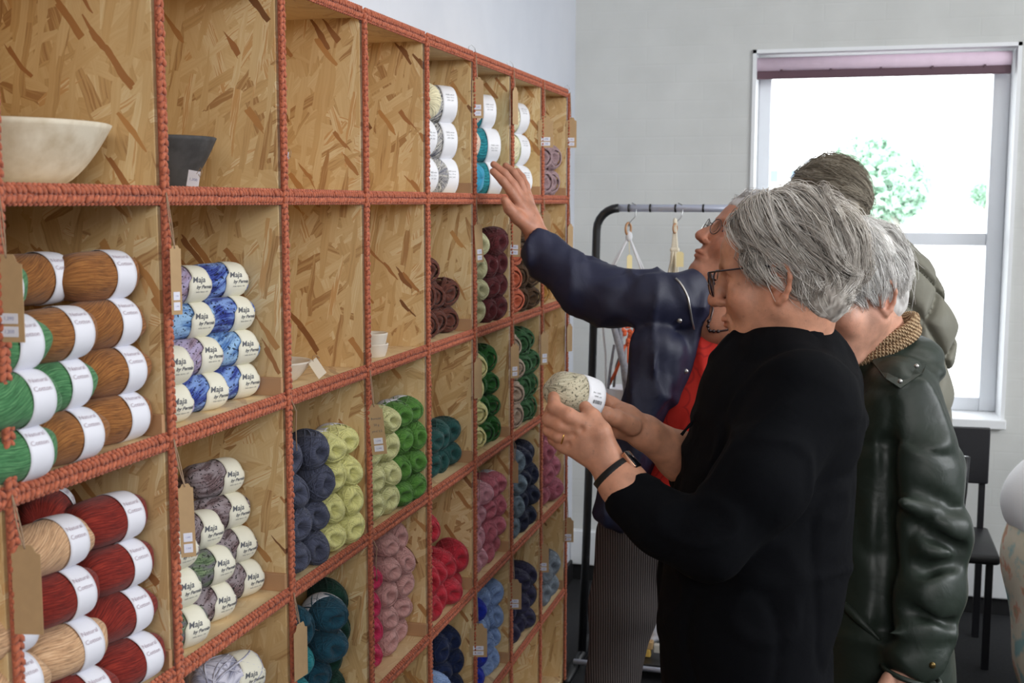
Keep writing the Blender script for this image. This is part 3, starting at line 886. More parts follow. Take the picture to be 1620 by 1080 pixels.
ORD = ['bottom', 'second', 'third', 'fourth', 'fifth', 'sixth']
ROWN = ['top', 'second', 'third', 'fourth', 'fifth']
cache = {}
def ykey(colname): return colname
YC = {}
def ymat(cn):
    if cn in YC: return YC[cn]
    spec = {
        'caramel': dict(c1=(140, 88, 44), c2=(172, 116, 62), fine=1.6),
        'leaf green': dict(c1=(66, 120, 76), c2=(104, 156, 106), fine=1.6),
        'rust red': dict(c1=(116, 30, 22), c2=(150, 50, 36), fine=1.6),
        'peach beige': dict(c1=(198, 156, 118), c2=(226, 190, 152), fine=1.6),
        'royal blue mottled': dict(c1=(40, 52, 130), c2=(84, 110, 186), c3=(128, 158, 214), speck=1),
        'sky blue mottled': dict(c1=(64, 104, 166), c2=(120, 160, 206), c3=(150, 186, 222), speck=1),
        'mauve mottled': dict(c1=(136, 112, 130), c2=(176, 156, 176), c3=(172, 160, 190), speck=1),
        'plum brown mottled': dict(c1=(92, 72, 74), c2=(140, 118, 120), c3=(150, 138, 142), speck=1),
        'moss mottled': dict(c1=(92, 112, 80), c2=(140, 156, 120), c3=(110, 104, 110), speck=1),
        'lavender grey': dict(c1=(138, 138, 160), c2=(190, 190, 208), c3=(210, 208, 222)),
        'slate blue': dict(c1=(70, 74, 94), c2=(106, 110, 132)),
        'butter yellow': dict(c1=(234, 230, 150), c2=(246, 243, 182)),
        'pale lime': dict(c1=(208, 208, 148), c2=(232, 230, 182)),
        'grass green': dict(c1=(78, 130, 52), c2=(118, 166, 84)),
        'deep teal': dict(c1=(28, 72, 70), c2=(54, 104, 98)),
        'petrol blue': dict(c1=(26, 72, 92), c2=(46, 102, 124)),
        'turquoise': dict(c1=(36, 140, 150), c2=(78, 176, 186)),
        'bottle green': dict(c1=(18, 56, 46), c2=(34, 78, 62)),
        'dusty pink': dict(c1=(204, 152, 148), c2=(228, 184, 178)),
        'hot pink': dict(c1=(206, 44, 92), c2=(232, 80, 124)),
        'crimson': dict(c1=(182, 36, 52), c2=(214, 70, 86)),
        'dark brown': dict(c1=(84, 42, 32), c2=(126, 74, 58)),
        'pale sage': dict(c1=(186, 184, 144), c2=(214, 212, 174)),
        'maroon': dict(c1=(76, 26, 30), c2=(108, 46, 50)),
        'coral': dict(c1=(200, 104, 76), c2=(232, 140, 108)),
        'espresso': dict(c1=(74, 52, 34), c2=(124, 94, 66)),
        'mustard': dict(c1=(170, 124, 56), c2=(206, 160, 92)),
        'pale yellow': dict(c1=(232, 226, 160), c2=(246, 242, 190)),
        'forest green': dict(c1=(32, 86, 34), c2=(58, 118, 56)),
        'taupe': dict(c1=(168, 148, 132), c2=(204, 186, 170)),
        'pine green': dict(c1=(44, 86, 50), c2=(84, 128, 84)),
        'soft pink': dict(c1=(214, 150, 164), c2=(236, 182, 192)),
        'rose pink': dict(c1=(196, 106, 122), c2=(220, 140, 152)),
        'grey blue': dict(c1=(98, 116, 132), c2=(140, 156, 170)),
        'midnight navy': dict(c1=(30, 34, 56), c2=(58, 64, 90)),
        'mauve rose': dict(c1=(164, 88, 104), c2=(196, 122, 138)),
        'light blue': dict(c1=(130, 158, 208), c2=(170, 194, 230)),
        'cobalt blue': dict(c1=(28, 48, 180), c2=(50, 80, 214)),
        'inky violet': dict(c1=(38, 36, 62), c2=(64, 62, 94)),
        'steel grey': dict(c1=(116, 126, 138), c2=(158, 168, 178)),
        'dark navy': dict(c1=(16, 28, 62), c2=(34, 52, 96)),
        'grey speckled': dict(c1=(112, 112, 122), c2=(190, 188, 192), c3=(210, 206, 196), speck=1, vs=40),
        'oat speckled': dict(c1=(196, 184, 156), c2=(226, 216, 190), c3=(214, 206, 178), speck=1, vs=30),
        'teal': dict(c1=(32, 122, 134), c2=(64, 160, 168)),
        'aqua blue': dict(c1=(44, 142, 176), c2=(96, 182, 208), c3=(60, 150, 190)),
        'cream': dict(c1=(226, 216, 178), c2=(240, 232, 200)),
        'mauve taupe': dict(c1=(160, 132, 136), c2=(196, 170, 172)),
        'peach': dict(c1=(222, 190, 170), c2=(240, 216, 198)),
    }[cn]
    YC[cn] = yarn_mat(cn.replace(' ', '_'), **spec)
    return YC[cn]
def rot_axis(yaw, pitch=0.0, roll=0.0):
    """local +X -> horizontal direction yaw from world +X, rolled about its axis"""
    return Matrix.Rotation(yaw, 4, 'Z') @ Matrix.Rotation(-pitch, 4, 'Y') @ Matrix.Rotation(roll, 4, 'X')
def skein(cn, kind, style, center, a, b, yaw, pitch=0.0, roll=0.0, label='', group='', seed=0, band=None, sq=0.9, name='yarn_ball'):
    """style: None, 'cotton', 'maja', 'wide' (label kinds)"""
    key = (cn, kind, round(a, 4), round(b, 4), seed % 3, sq)
    p, e = (2.5, 0.48) if kind != 'smooth' else (2.9, 0.46)
    if style == 'cotton': p, e = 3.4, 0.47
    if style == 'maja': p, e = 5.0, 0.40
    if style == 'wide': p, e = 3.2, 0.5
    key = key + (p,)
    if key not in cache:
        cache[key] = ball_mesh(name, ymat(cn), a, b, kind, seed % 3 + 10 * len(cn), p, e, sq=sq)
    o = link(name, cache[key])
    o.matrix_basis = Matrix.Translation(Vector(center)) @ rot_axis(yaw, pitch, roll)
    tag(o, label, 'yarn', group)
    if style:
        kb = ('band', style, a, b, p, sq)
        if kb not in cache:
            if style == 'cotton':
                cache[kb] = band_mesh(a, b, 0.10, 0.60, M_BAND, p, e, sq, straight=0.3)
                cache[kb + ('t',)] = None
            elif style == 'maja':
                cache[kb] = band_mesh(a, b, 0.02, 0.92, M_CREAMLAB, p, e, sq, notch=True)
                cache[kb + ('t',)] = wrap_text(MAJA, a, b, 0.46, 2.95, p, e, sq)
            elif style == 'wide':
                cache[kb] = band_mesh(a, b, 0.12, 0.80, M_BANDW, p, e, sq, straight=0.85, off=0.003)
                cache[kb + ('t',)] = wrap_text(SMALLP, a, b, 0.46, 2.9, p, e, sq, off=0.0042, straight=0.85)
            elif style == 'mid':
                cache[kb] = band_mesh(a, b, -0.55, 0.12, M_BAND, p, e, sq, straight=0.2)
                cache[kb + ('t',)] = None
        bd = link('paper_band', cache[kb], None, o)
        if cache[kb + ('t',)] is not None:
            t = link('printed_text', cache[kb + ('t',)], None, bd)
        elif style == 'cotton':
            kt = kb + ('txt',)
            if kt not in cache:
                cache[kt] = wrap_text(NATC, a, b, 0.33, 2.55, p, e, sq, off=0.0024, straight=0.3)
            link('printed_text', cache[kt], None, bd)
    return o
CELLN = {}
def cname(c, r):
    words_ = ['first', 'second', 'third', 'fourth', 'fifth', 'sixth', 'seventh', 'eighth']
    return f'{ROWN[r]}-row {words_[c]} cubby'
def floor_z(r): return ZL[r + 1] + BT / 2
def group_name(cn, c, r): return f'{cn} yarn in the {cname(c, r)}'

def place_x(px, pz, y, yaw, a, b, f=0.95):
    """x of the centre so that the right silhouette of a skein lands at px"""
    x = SX - 0.06
    for _ in range(3):
        py = pix((x, y, pz))[1]
        P0 = on_y(px, py, y)
        v = np.array([P0[0], P0[1]]); v /= np.linalg.norm(v)
        n = np.array([v[1], -v[0]])
        ax = np.array([math.cos(yaw), math.sin(yaw)]); pe = np.array([-ax[1], ax[0]])
        ext = math.hypot(a * (ax @ n), b * (pe @ n)) * f
        x = P0[0] - ext / abs(n[0])
    return x
def along(c, r, cn, style, cols, a, b, kind='smooth', yaw=math.pi / 2, pitch=0.0, dz=None, sq=0.9, layer_cols=None, colname='line', adj='banded'):
    """rows of skeins lying along the wall. cols: list of (y centre, [tip px per layer, None = skip], colour or list)"""
    for ci, (yc, tips, cc) in enumerate(cols):
        for li, px in enumerate(tips):
            if px is None: continue
            cnn = cc[li] if isinstance(cc, (list, tuple)) else (cc or cn)
            z = floor_z(r) + b * sq + li * (dz or b * sq * 1.9)
            tipy = yc + a * 0.9 * math.sin(yaw)
            # the far shoulder of the skein is what shows on the right
            py = 540 + 0
            x = place_x(px, z, yc, yaw, a, b, 0.97)
            place = ['far', 'middle', 'near', 'near'][ci]
            skein(cnn, kind, style, (x + rng.normal(0, 0.001), yc + rng.normal(0, 0.0015), z), a, b, yaw + rng.normal(0, 0.03), pitch, rng.normal(0, 0.05),
                  f'{cnn} {adj} yarn, {ORD[li]} layer, {place} stack, {cname(c, r)}', group_name(cnn, c, r), seed=li + ci, sq=sq)

def across(c, r, cols, a, b, kind='pull', style=None, yaw=-0.62, sq=0.82, pitch=0.0, dzf=1.9, adj='', step=None, base_i=0):
    """stacks of skeins pointing out of the cubby. cols: (y centre offset from far panel, [tip px per layer], colour(s))"""
    for ci, col in enumerate(cols):
        yo, tips, cc = col[:3]
        topband = col[3] if len(col) > 3 else None
        y = YK[c + 1] - BT / 2 - yo
        for li, px in enumerate(tips):
            if px is None: continue
            cnn = cc[li] if isinstance(cc, (list, tuple)) else cc
            z = floor_z(r) + b * sq + li * b * sq * dzf + 0.0005
            ytip = y + a * math.sin(yaw)
            x = place_x(px, z, y, yaw, a, b, 0.95)
            st = style
            if topband is not None: st = 'mid' if li >= topband else None
            place = (['far stack', 'second stack', 'third stack', 'near stack'] if base_i == 0 else ['third stack', 'near stack'])[ci]
            ad = {'pull': 'ball', 'loops': 'open skein', 'smooth': 'ball'}[kind]
            skein(cnn, kind, st, (x, y + rng.normal(0, 0.002), z), a, b, yaw + rng.normal(0, 0.08), pitch + rng.normal(0, 0.03), rng.uniform(0, 6.28) if st is None else 0.0,
                  f'{cnn} {ad}, {ORD[li]} layer, {place}, {cname(c, r)}', group_name(cnn, c, r), seed=rng.randint(3), sq=sq)

PI = math.pi
# bay 0, second row: caramel and green cotton, long axis along the wall
A1, B1 = 0.066, 0.0350
far0 = YK[1] - BT / 2 - A1
along(0, 1, 'caramel', 'cotton', [
    (far0, [235, 232, 224, 214], 'caramel'),
    (far0 - 0.125, [163, 146, 150, None], ['caramel', 'leaf green', 'caramel', 'caramel'])], A1, B1, yaw=1.36, dz=0.0605)
along(0, 1, 'leaf green', 'cotton', [
    (far0 - 0.25 + 0.02, [88, 92, 70, 42], 'leaf green')], A1, B1, yaw=1.36, dz=0.0605, adj='banded front')
skein('leaf green', 'pull', None, (SX - 0.05, far0 - 0.262, floor_z(1) + B1 + 4 * 0.0605), 0.055, 0.031, -0.3, 0, 0.5, 'leaf green unbanded skein topping the stack at the left edge, second row', 'green yarn at the left edge', 1)
P_ = on_y(130, 430, far0 - 0.02)
skein('caramel', 'smooth', 'cotton', (P_[0] - B1, far0 - 0.075, floor_z(1) + B1 * 0.9 + 3 * 0.0605), A1, B1, 1.4, 0, 0, 'caramel banded yarn lying deeper in, left of the top caramel ball, second row', group_name('caramel', 0, 1), 2)
# bay 0, third row: rust red and peach
along(0, 2, 'rust red', 'cotton', [
    (far0, [258, 245, 238, 229], 'rust red'),
    (far0 - 0.125, [180, 165, 156, 142], ['rust red', 'peach beige', 'rust red', 'peach beige'])], A1, B1, yaw=1.36, dz=0.0625)
along(0, 2, 'peach beige', 'cotton', [
    (far0 - 0.245, [None, 72, 66, 52], 'peach beige')], A1, B1, yaw=1.36, dz=0.0625, adj='banded front')
P_ = on_y(140, 800, far0)
skein('rust red', 'smooth', 'cotton', (P_[0] - B1 - 0.01, far0 - 0.03, floor_z(2) + B1 * 0.9 + 3 * 0.0625 + 0.012), A1, B1, PI / 2 + 0.5, 0, 0, 'rust red banded yarn lying crosswise behind the top rust ball, third row', group_name('rust red', 0, 2), 2)
# bay 1, second row: blue labelled skeins ; third row: mauve
A2, B2 = 0.054, 0.0285
far1 = YK[2] - BT / 2 - A2
along(1, 1, 'royal blue mottled', 'maja', [
    (far1 - 0.005, [405, 403, 397, 385], ['royal blue mottled', 'sky blue mottled', 'royal blue mottled', 'royal blue mottled']),
    (far1 - 0.118, [355, 345, 334, 328], ['royal blue mottled', 'mauve mottled', 'sky blue mottled', 'mauve mottled']),
    (far1 - 0.23, [301, 300, None, None], ['mauve mottled', 'mauve mottled', 'x', 'x'])], A2, B2, yaw=1.16, dz=0.0525, sq=0.96, adj='labelled')
far1b = far1
along(1, 2, 'plum brown mottled', 'maja', [
    (far1b - 0.005, [410, 400, 388, 381], 'plum brown mottled'),
    (far1b - 0.118, [369, 366, 348, None], ['plum brown mottled', 'moss mottled', 'plum brown mottled', 'x']),
    (far1b - 0.23, [324, 312, 306, None], ['moss mottled', 'moss mottled', 'plum brown mottled', 'x'])], A2, B2 * 1.03, yaw=1.16, dz=0.0545, sq=0.96, adj='labelled')
# bay 1, fourth row: lavender grey with a cream label, only the top shows
P_ = on_y(360, 1060, YK[1] + 0.2)
zt = on_y(360, 1037, YK[1] + 0.2)[2]
nlay = max(1, round((zt - floor_z(3)) / 0.07))
for li in range(nlay):
    skein('lavender grey', 'pull', 'maja' if li == nlay - 1 else None, (P_[0] - 0.005, YK[1] + 0.2, zt - 0.036 - 0.066 * (nlay - 1 - li)), 0.062, 0.037, PI / 2 - 0.5, 0, 0,
          f'lavender grey labelled yarn, {ORD[li]} layer, bottom left of the picture', 'lavender grey yarn in the fourth row', 1)

# bay 2, third row: slate and yellow
A3, B3 = 0.050, 0.0345
across(2, 2, [(0.040, [574, 575, 572, 562], 'butter yellow', 3), (0.108, [545, 545, 545, 545], 'butter yellow', 3)], A3, B3)
across(2, 2, [(0.176, [523, 519, 527, 520], 'slate blue'), (0.244, [489, 492, 487, 478], 'slate blue')], A3, B3 * 1.02, dzf=1.95, base_i=2)
# bay 2, fourth row: petrol, bottle green, turquoise
across(2, 3, [(0.045, [546, 542, 552, 552], 'bottle green'), (0.12, [520, 520, 548, 548], 'petrol blue', 2), (0.20, [492, 492, 494, 496], ['turquoise', 'turquoise', 'turquoise', 'petrol blue'])], 0.05, 0.037)
# bay 3, third row: pale lime and grass green
across(3, 2, [(0.038, [672, 672, 674, 668], 'grass green', 3), (0.100, [652, 650, 650, 650], 'grass green', 3), (0.160, [632, 632, 631, 631], 'pale lime'), (0.225, [608, 606, 606, None], 'pale lime')], 0.048, 0.034, dzf=1.95)
# bay 3, fourth row: dusty pink and hot pink
across(3, 3, [(0.045, [643, 650, 654, 656, 645], 'dusty pink'), (0.115, [628, 628, 630, 632, 628], 'dusty pink'), (0.19, [603, 606, 602, 601], 'hot pink')], 0.048, 0.034, dzf=1.85)
# bay 3, fifth row: a navy top just in view
across(3, 4, [(0.10, [657, 657, 657, 657], 'dark navy')], 0.048, 0.036, dzf=1.9)
# bay 4
across(4, 1, [(0.045, [722, 724], 'dark brown'), (0.11, [702, 702, None], 'dark brown'), (0.175, [692, 690, 690], 'dark brown')], 0.052, 0.040, kind='loops', dzf=1.8)
across(4, 2, [(0.045, [726, 727], 'deep teal'), (0.11, [712, 714, None], 'deep teal'), (0.175, [697, 700, None], 'deep teal')], 0.048, 0.037, dzf=1.8)
across(4, 3, [(0.04, [728, 742], 'crimson'), (0.105, [730, 722], 'crimson'), (0.17, [707, 706, None], 'crimson'), (0.235, [696, 697, None, 696], 'crimson')], 0.052, 0.040, dzf=1.85)
across(4, 4, [(0.045, [730, 732, 732, 728], 'dark navy'), (0.12, [722, 724, 712, 712], 'dark navy'), (0.20, [704, 712, 712], ['light blue', 'light blue', 'light blue'])], 0.05, 0.037, dzf=1.9)
# bay 5
across(5, 1, [(0.045, [802, 802, 802, 803], 'maroon'), (0.11, [785, 789, 789, 800], 'maroon'), (0.18, [766, 770, 771, 773], 'pale sage')], 0.05, 0.038, kind='pull', dzf=1.85)
across(5, 2, [(0.045, [791, 788, 787, 787], 'forest green'), (0.11, [779, 773, 769, 768], 'forest green'), (0.18, [766, 768, 765, 768], 'pale yellow')], 0.052, 0.039, kind='loops', dzf=1.9)
across(5, 3, [(0.04, [788, 799, 800, 799, None], 'rose pink', 3), (0.10, [783, 788, 786, 788], 'rose pink'), (0.165, [769, 766, 767, 778], 'soft pink', 3), (0.225, [760, 762, 760, 762], 'soft pink')], 0.048, 0.037, dzf=1.85)
across(5, 4, [(0.045, [790, 790, 797, 796], 'light blue'), (0.11, [778, 781, 775, 776], 'light blue'), (0.18, [766, 770, 768, 768], ['cobalt blue', 'cobalt blue', 'light blue', 'cobalt blue'])], 0.05, 0.039, dzf=1.85)
# bay 6
across(6, 1, [(0.045, [853, 853, 851, 850], 'espresso'), (0.115, [838, 838, 836, 836], 'espresso'), (0.19, [826, 825, 825, 822], 'coral')], 0.055, 0.041, kind='loops', dzf=1.9)
across(6, 2, [(0.045, [849, 849, 851, 842], 'pine green'), (0.115, [838, 838, 838, 838], 'pine green'), (0.19, [827, 828, 827, 822], 'taupe')], 0.055, 0.043, kind='loops', dzf=1.85)
across(6, 3, [(0.045, [847, 852, 851, 844], 'midnight navy'), (0.115, [838, 836, 838, 840], 'midnight navy'), (0.19, [824, 829, 831, 831], 'grey blue')], 0.052, 0.040, dzf=1.85)
across(6, 4, [(0.045, [846, 848, 847], 'inky violet'), (0.115, [832, 836, 837], 'inky violet'), (0.19, [820, 818, 820], 'inky violet')], 0.055, 0.042, dzf=1.85)
# bay 7
across(7, 0, [(0.10, [884, 885], 'mauve taupe'), (0.19, [872, 871], 'mauve taupe')], 0.058, 0.046, kind='loops', dzf=1.85, sq=0.9)
across(7, 1, [(0.15, [869, 868], 'mustard')], 0.055, 0.042, kind='loops')
across(7, 3, [(0.07, [889, 885, 882], 'mauve rose'), (0.16, [869, 878, 876], 'mauve rose')], 0.056, 0.046, dzf=1.8)
across(7, 4, [(0.08, [882, 887], 'steel grey'), (0.17, [871, 874], 'steel grey')], 0.058, 0.046, dzf=1.85)

# top row, bays 4-6: wide white bands, ends towards the lens
def drums(c, cols, a, b, yaw, dz):
    for ci, (yo, tips, cc, yw) in enumerate(cols):
        y = YK[c + 1] - BT / 2 - yo
        for li, px in enumerate(tips):
            if px is None: continue
            cnn = cc[li]
            yaw_ = yw[li] if isinstance(yw, (list, tuple)) else (yw if yw is not None else yaw)
            z = floor_z(0) + b * 0.95 + li * dz
            ext = abs(math.cos(yaw_)) * a * 0.66 + abs(math.sin(yaw_)) * b
            x = place_x(px, z, y, yaw_, a, b, 0.98)
            place = ['far stack', 'middle stack', 'near stack'][ci]
            skein(cnn, 'smooth', 'wide', (x, y, z), a, b, yaw_, 0, rng.normal(0, 0.2), f'{cnn} yarn in a broad white band, {ORD[li]} layer, {place}, {cname(c, 0)}', group_name(cnn, c, 0), seed=li, sq=0.98)
NEAR = PI / 2 - 0.35
drums(4, [(0.06, [721, 719, 719], ['grey speckled'] * 3, 0.8), (0.155, [708, None, 697], ['grey speckled', 'x', 'cream'], [2.2, 0, 2.0]), (0.235, [684, 682, None], ['grey speckled', 'grey speckled', 'x'], 1.2)], 0.056, 0.044, NEAR, 0.083)
drums(5, [(0.06, [791, 788, 781], ['teal'] * 3, 0.75), (0.16, [765, 759, 764], ['aqua blue', 'peach', 'peach'], [2.9, 2.0, 2.0])], 0.056, 0.045, NEAR, 0.086)
drums(6, [(0.06, [835, 832, 831], ['cream', 'pale lime', 'cream'], 1.0), (0.16, [824, 822, 814], ['cream', 'cream', 'cream'], 1.9)], 0.056, 0.046, NEAR, 0.088)
# ------------------------------------------------------------------ smooth blended bodies (distance fields -> one continuous mesh)
def _lat(ix, iy, iz, seed):
    h = (ix * 374761393 + iy * 668265263 + iz * 2147483647 + seed * 1274126177) & 0xffffffff
    h = ((h ^ (h >> 13)) * 1274126177) & 0xffffffff
    return ((h ^ (h >> 16)) & 0xffff) / 65535.0
def vnoise(P, scale, seed=0):
    Q = P * scale
    I = np.floor(Q).astype(np.int64); F = Q - I; F = F * F * (3 - 2 * F)
    out = 0
    for dx in (0, 1):
        wx = F[..., 0] if dx else 1 - F[..., 0]
        for dy in (0, 1):
            wy = F[..., 1] if dy else 1 - F[..., 1]
            for dz in (0, 1):
                wz = F[..., 2] if dz else 1 - F[..., 2]
                out = out + wx * wy * wz * _lat(I[..., 0] + dx, I[..., 1] + dy, I[..., 2] + dz, seed)
    return out * 2 - 1
def crease(P, sc, seed, stretch=(1, 1, 1), R=None, sharp=4.0):
    Q = P if R is None else P @ R
    n = vnoise(Q * np.array(stretch), sc, seed)
    return np.clip(1 - np.abs(n) * sharp, 0, 1) ** 1.3
class SDF:
    def __init__(s): s.ops = []
    def cone(s, a, b, ra, rb, k=0.01, op='u'):
        s.ops.append(('cone', np.array(a, float), np.array(b, float), ra, rb, k, op)); return s
    def chain(s, pts, rs, k=0.01, op='u'):
        for i in range(len(pts) - 1): s.cone(pts[i], pts[i + 1], rs[i], rs[i + 1], k, op)
        return s
    def ell(s, c, r, R=None, k=0.01, op='u'):
        s.ops.append(('ell', np.array(c, float), np.array(r, float), np.eye(3) if R is None else np.array(R, float), None, k, op)); return s
    def sph(s, c, r, k=0.01, op='u'): return s.ell(c, (r, r, r), None, k, op)
    def half(s, p, n, k=0.01, op='i'):
        """keep the side of plane at p where n points away"""
        s.ops.append(('half', np.array(p, float), np.array(n, float) / np.linalg.norm(n), None, None, k, op)); return s
    def xf(s, M3, t):
        """map local ops to world"""
        M3 = np.array(M3); t = np.array(t)
        out = SDF()
        for o in s.ops:
            if o[0] == 'cone': out.ops.append(('cone', M3 @ o[1] + t, M3 @ o[2] + t) + o[3:])
            elif o[0] == 'ell': out.ops.append(('ell', M3 @ o[1] + t, o[2], M3 @ o[3], None) + o[5:])
            else: out.ops.append(('half', M3 @ o[1] + t, M3 @ o[2], None, None) + o[5:])
        return out
    def add(s, other): s.ops += other.ops; return s
    def bounds(s):
        lo = np.full(3, 1e9); hi = -lo
        for o in s.ops:
            if o[6] != 'u': continue
            if o[0] == 'cone':
                for p, r in ((o[1], o[3]), (o[2], o[4])):
                    lo = np.minimum(lo, p - r); hi = np.maximum(hi, p + r)
            elif o[0] == 'ell':
                r = np.sqrt(((o[3] * o[2][None, :]) ** 2).sum(1)); lo = np.minimum(lo, o[1] - r); hi = np.maximum(hi, o[1] + r)
        return lo, hi
def grid_eval(sdf, h, warp=None, pad=0.02, clip=None):
    lo, hi = sdf.bounds()
    lo = lo - pad; hi = hi + pad
    if clip is not None:
        lo = np.maximum(lo, clip[0]); hi = np.minimum(hi, clip[1])
    n = np.ceil((hi - lo) / h).astype(int) + 1
    ax = [lo[i] + h * np.arange(n[i]) for i in range(3)]
    D = np.full(n, 1.0, np.float32)
    for o in sdf.ops:
        ty, k, op = o[0], o[5], o[6]
        mg = k * 1.5 + 3 * h
        if ty == 'cone':
            l_ = np.minimum(o[1] - o[3], o[2] - o[4]) - mg; h_ = np.maximum(o[1] + o[3], o[2] + o[4]) + mg
        elif ty == 'ell':
            r = np.sqrt(((o[3] * o[2][None, :]) ** 2).sum(1)); l_ = o[1] - r - mg; h_ = o[1] + r + mg
        else:
            l_, h_ = lo, hi
        i0 = np.clip(np.floor((l_ - lo) / h).astype(int), 0, n); i1 = np.clip(np.ceil((h_ - lo) / h).astype(int) + 1, 0, n)
        if (i1 <= i0).any(): continue
        sl = tuple(slice(a, b) for a, b in zip(i0, i1))
        X, Y, Z = np.meshgrid(ax[0][sl[0]], ax[1][sl[1]], ax[2][sl[2]], indexing='ij')
        P = np.stack([X, Y, Z], -1).astype(np.float32)
        if ty == 'cone':
            a, b = o[1], o[2]; ba = b - a; L2 = ba @ ba + 1e-12
            t = np.clip(((P - a) @ ba) / L2, 0, 1)
            d = np.linalg.norm(P - a - t[..., None] * ba, axis=-1) - (o[3] + (o[4] - o[3]) * t)
        elif ty == 'ell':
            Q = (P - o[1]) @ o[3]
            k0 = np.linalg.norm(Q / o[2], axis=-1); k1 = np.linalg.norm(Q / (o[2] ** 2), axis=-1) + 1e-9
            d = k0 * (k0 - 1) / k1
            # inside the core k1 -> 0
            d = np.where(k0 < 0.3, (k0 - 1) * o[2].min(), d)
        else:
            d = -((P - o[1]) @ o[2])
        S_ = D[sl]
        if op == 'u':
            hh = np.clip(0.5 + 0.5 * (S_ - d) / k, 0, 1); D[sl] = S_ * (1 - hh) + d * hh - k * hh * (1 - hh)
        elif op == 's':
            hh = np.clip(0.5 - 0.5 * (S_ + d) / k, 0, 1); D[sl] = S_ * (1 - hh) - d * hh + k * hh * (1 - hh)
        elif op == 'i':
            hh = np.clip(0.5 - 0.5 * (S_ - d) / k, 0, 1); D[sl] = S_ * (1 - hh) + d * hh + k * hh * (1 - hh)
    if warp is not None:
        near = np.abs(D) < 0.03
        idx = np.argwhere(near)
        P = lo + idx * h
        D[near] += warp(P).astype(np.float32)
    return D, lo, h
def nets(D, lo, h):
    """naive surface nets"""
    n = np.array(D.shape)
    D = D.copy()
    D[0] = D[-1] = 1; D[:, 0] = D[:, -1] = 1; D[:, :, 0] = D[:, :, -1] = 1
    s = D < 0
    c = np.zeros(n - 1, np.int8)
    for dx in (0, 1):
        for dy in (0, 1):
            for dz in (0, 1):
                c += s[dx:n[0] - 1 + dx, dy:n[1] - 1 + dy, dz:n[2] - 1 + dz]
    act = (c > 0) & (c < 8)
    ids = np.argwhere(act)
    acc = np.zeros((len(ids), 3)); cnt = np.zeros(len(ids))
    cs = [(0, 0, 0), (1, 0, 0), (0, 1, 0), (1, 1, 0), (0, 0, 1), (1, 0, 1), (0, 1, 1), (1, 1, 1)]
    for i in range(8):
        for j in range(i + 1, 8):
            a, b = np.array(cs[i]), np.array(cs[j])
            if abs(a - b).sum() != 1: continue
            A = D[tuple((ids + a).T)]; B = D[tuple((ids + b).T)]
            m_ = (A < 0) != (B < 0)
            t = np.where(m_, A / np.where(m_, A - B, 1), 0)
            acc += np.where(m_[:, None], a + t[:, None] * (b - a), 0); cnt += m_
    V = lo + h * (ids + acc / cnt[:, None])
    idm = -np.ones(n - 1, np.int64); idm[tuple(ids.T)] = np.arange(len(ids))
    quads = []
    for ax_ in range(3):
        o1, o2 = [(1, 2), (2, 0), (0, 1)][ax_]
        sl0 = [slice(None)] * 3; sl1 = [slice(None)] * 3
        sl0[ax_] = slice(0, n[ax_] - 1); sl1[ax_] = slice(1, n[ax_])
        a = s[tuple(sl0)]; b = s[tuple(sl1)]
        e = np.argwhere(a != b)
        ok = (e[:, o1] > 0) & (e[:, o2] > 0) & (e[:, o1] < n[o1] - 1) & (e[:, o2] < n[o2] - 1)
        e = e[ok]
        inside = a[tuple(e.T)]
        u = np.zeros(3, int); u[o1] = 1; v = np.zeros(3, int); v[o2] = 1
        q_ = np.stack([idm[tuple((e - u - v).T)], idm[tuple((e - v).T)], idm[tuple(e.T)], idm[tuple((e - u).T)]], 1)
        q_[~inside] = q_[~inside][:, ::-1]
        quads.append(q_)
    Q = np.concatenate(quads)
    return V, Q[(Q >= 0).all(1)]
def relax(V, Q, it=1, lam=0.5):
    for _ in range(it):
        acc = np.zeros_like(V); cnt = np.zeros(len(V))
        for a, b in ((0, 1), (1, 2), (2, 3), (3, 0)):
            np.add.at(acc, Q[:, a], V[Q[:, b]]); np.add.at(cnt, Q[:, a], 1)
            np.add.at(acc, Q[:, b], V[Q[:, a]]); np.add.at(cnt, Q[:, b], 1)
        V = V * (1 - lam) + lam * acc / np.maximum(cnt, 1)[:, None]
    return V
def sdf_mesh(sdf, h, warp=None, it=1, clip=None):
    D, lo, hh = grid_eval(sdf, h, warp, clip=clip)
    V, Q = nets(D, lo, hh)
    if it: V = relax(V, Q, it)
    return V, Q
def to_mesh(name, V, Q, mat, tint=None):
    me = bpy.data.meshes.new(name)
    me.vertices.add(len(V)); me.vertices.foreach_set('co', np.asarray(V, np.float32).ravel())
    me.loops.add(Q.size); me.loops.foreach_set('vertex_index', Q.astype(np.int32).ravel())
    me.polygons.add(len(Q)); me.polygons.foreach_set('loop_start', np.arange(0, Q.size, 4, dtype=np.int32)); me.polygons.foreach_set('loop_total', np.full(len(Q), 4, np.int32))
    me.polygons.foreach_set('use_smooth', np.ones(len(Q), bool))
    me.update(calc_edges=True)
    if tint is not None:
        at = me.color_attributes.new('tint', 'FLOAT_COLOR', 'POINT')
        c4 = np.ones((len(V), 4), np.float32); c4[:, :3] = tint
        at.data.foreach_set('color', c4.ravel())
    me.validate()
    me.materials.append(mat)
    return me
def joined(parts):
    Vs, Qs, k = [], [], 0
    for V, Q in parts:
        Vs.append(V); Qs.append(Q + k); k += len(V)
    return np.concatenate(Vs), np.concatenate(Qs)
from mathutils.bvhtree import BVHTree
BV = {}
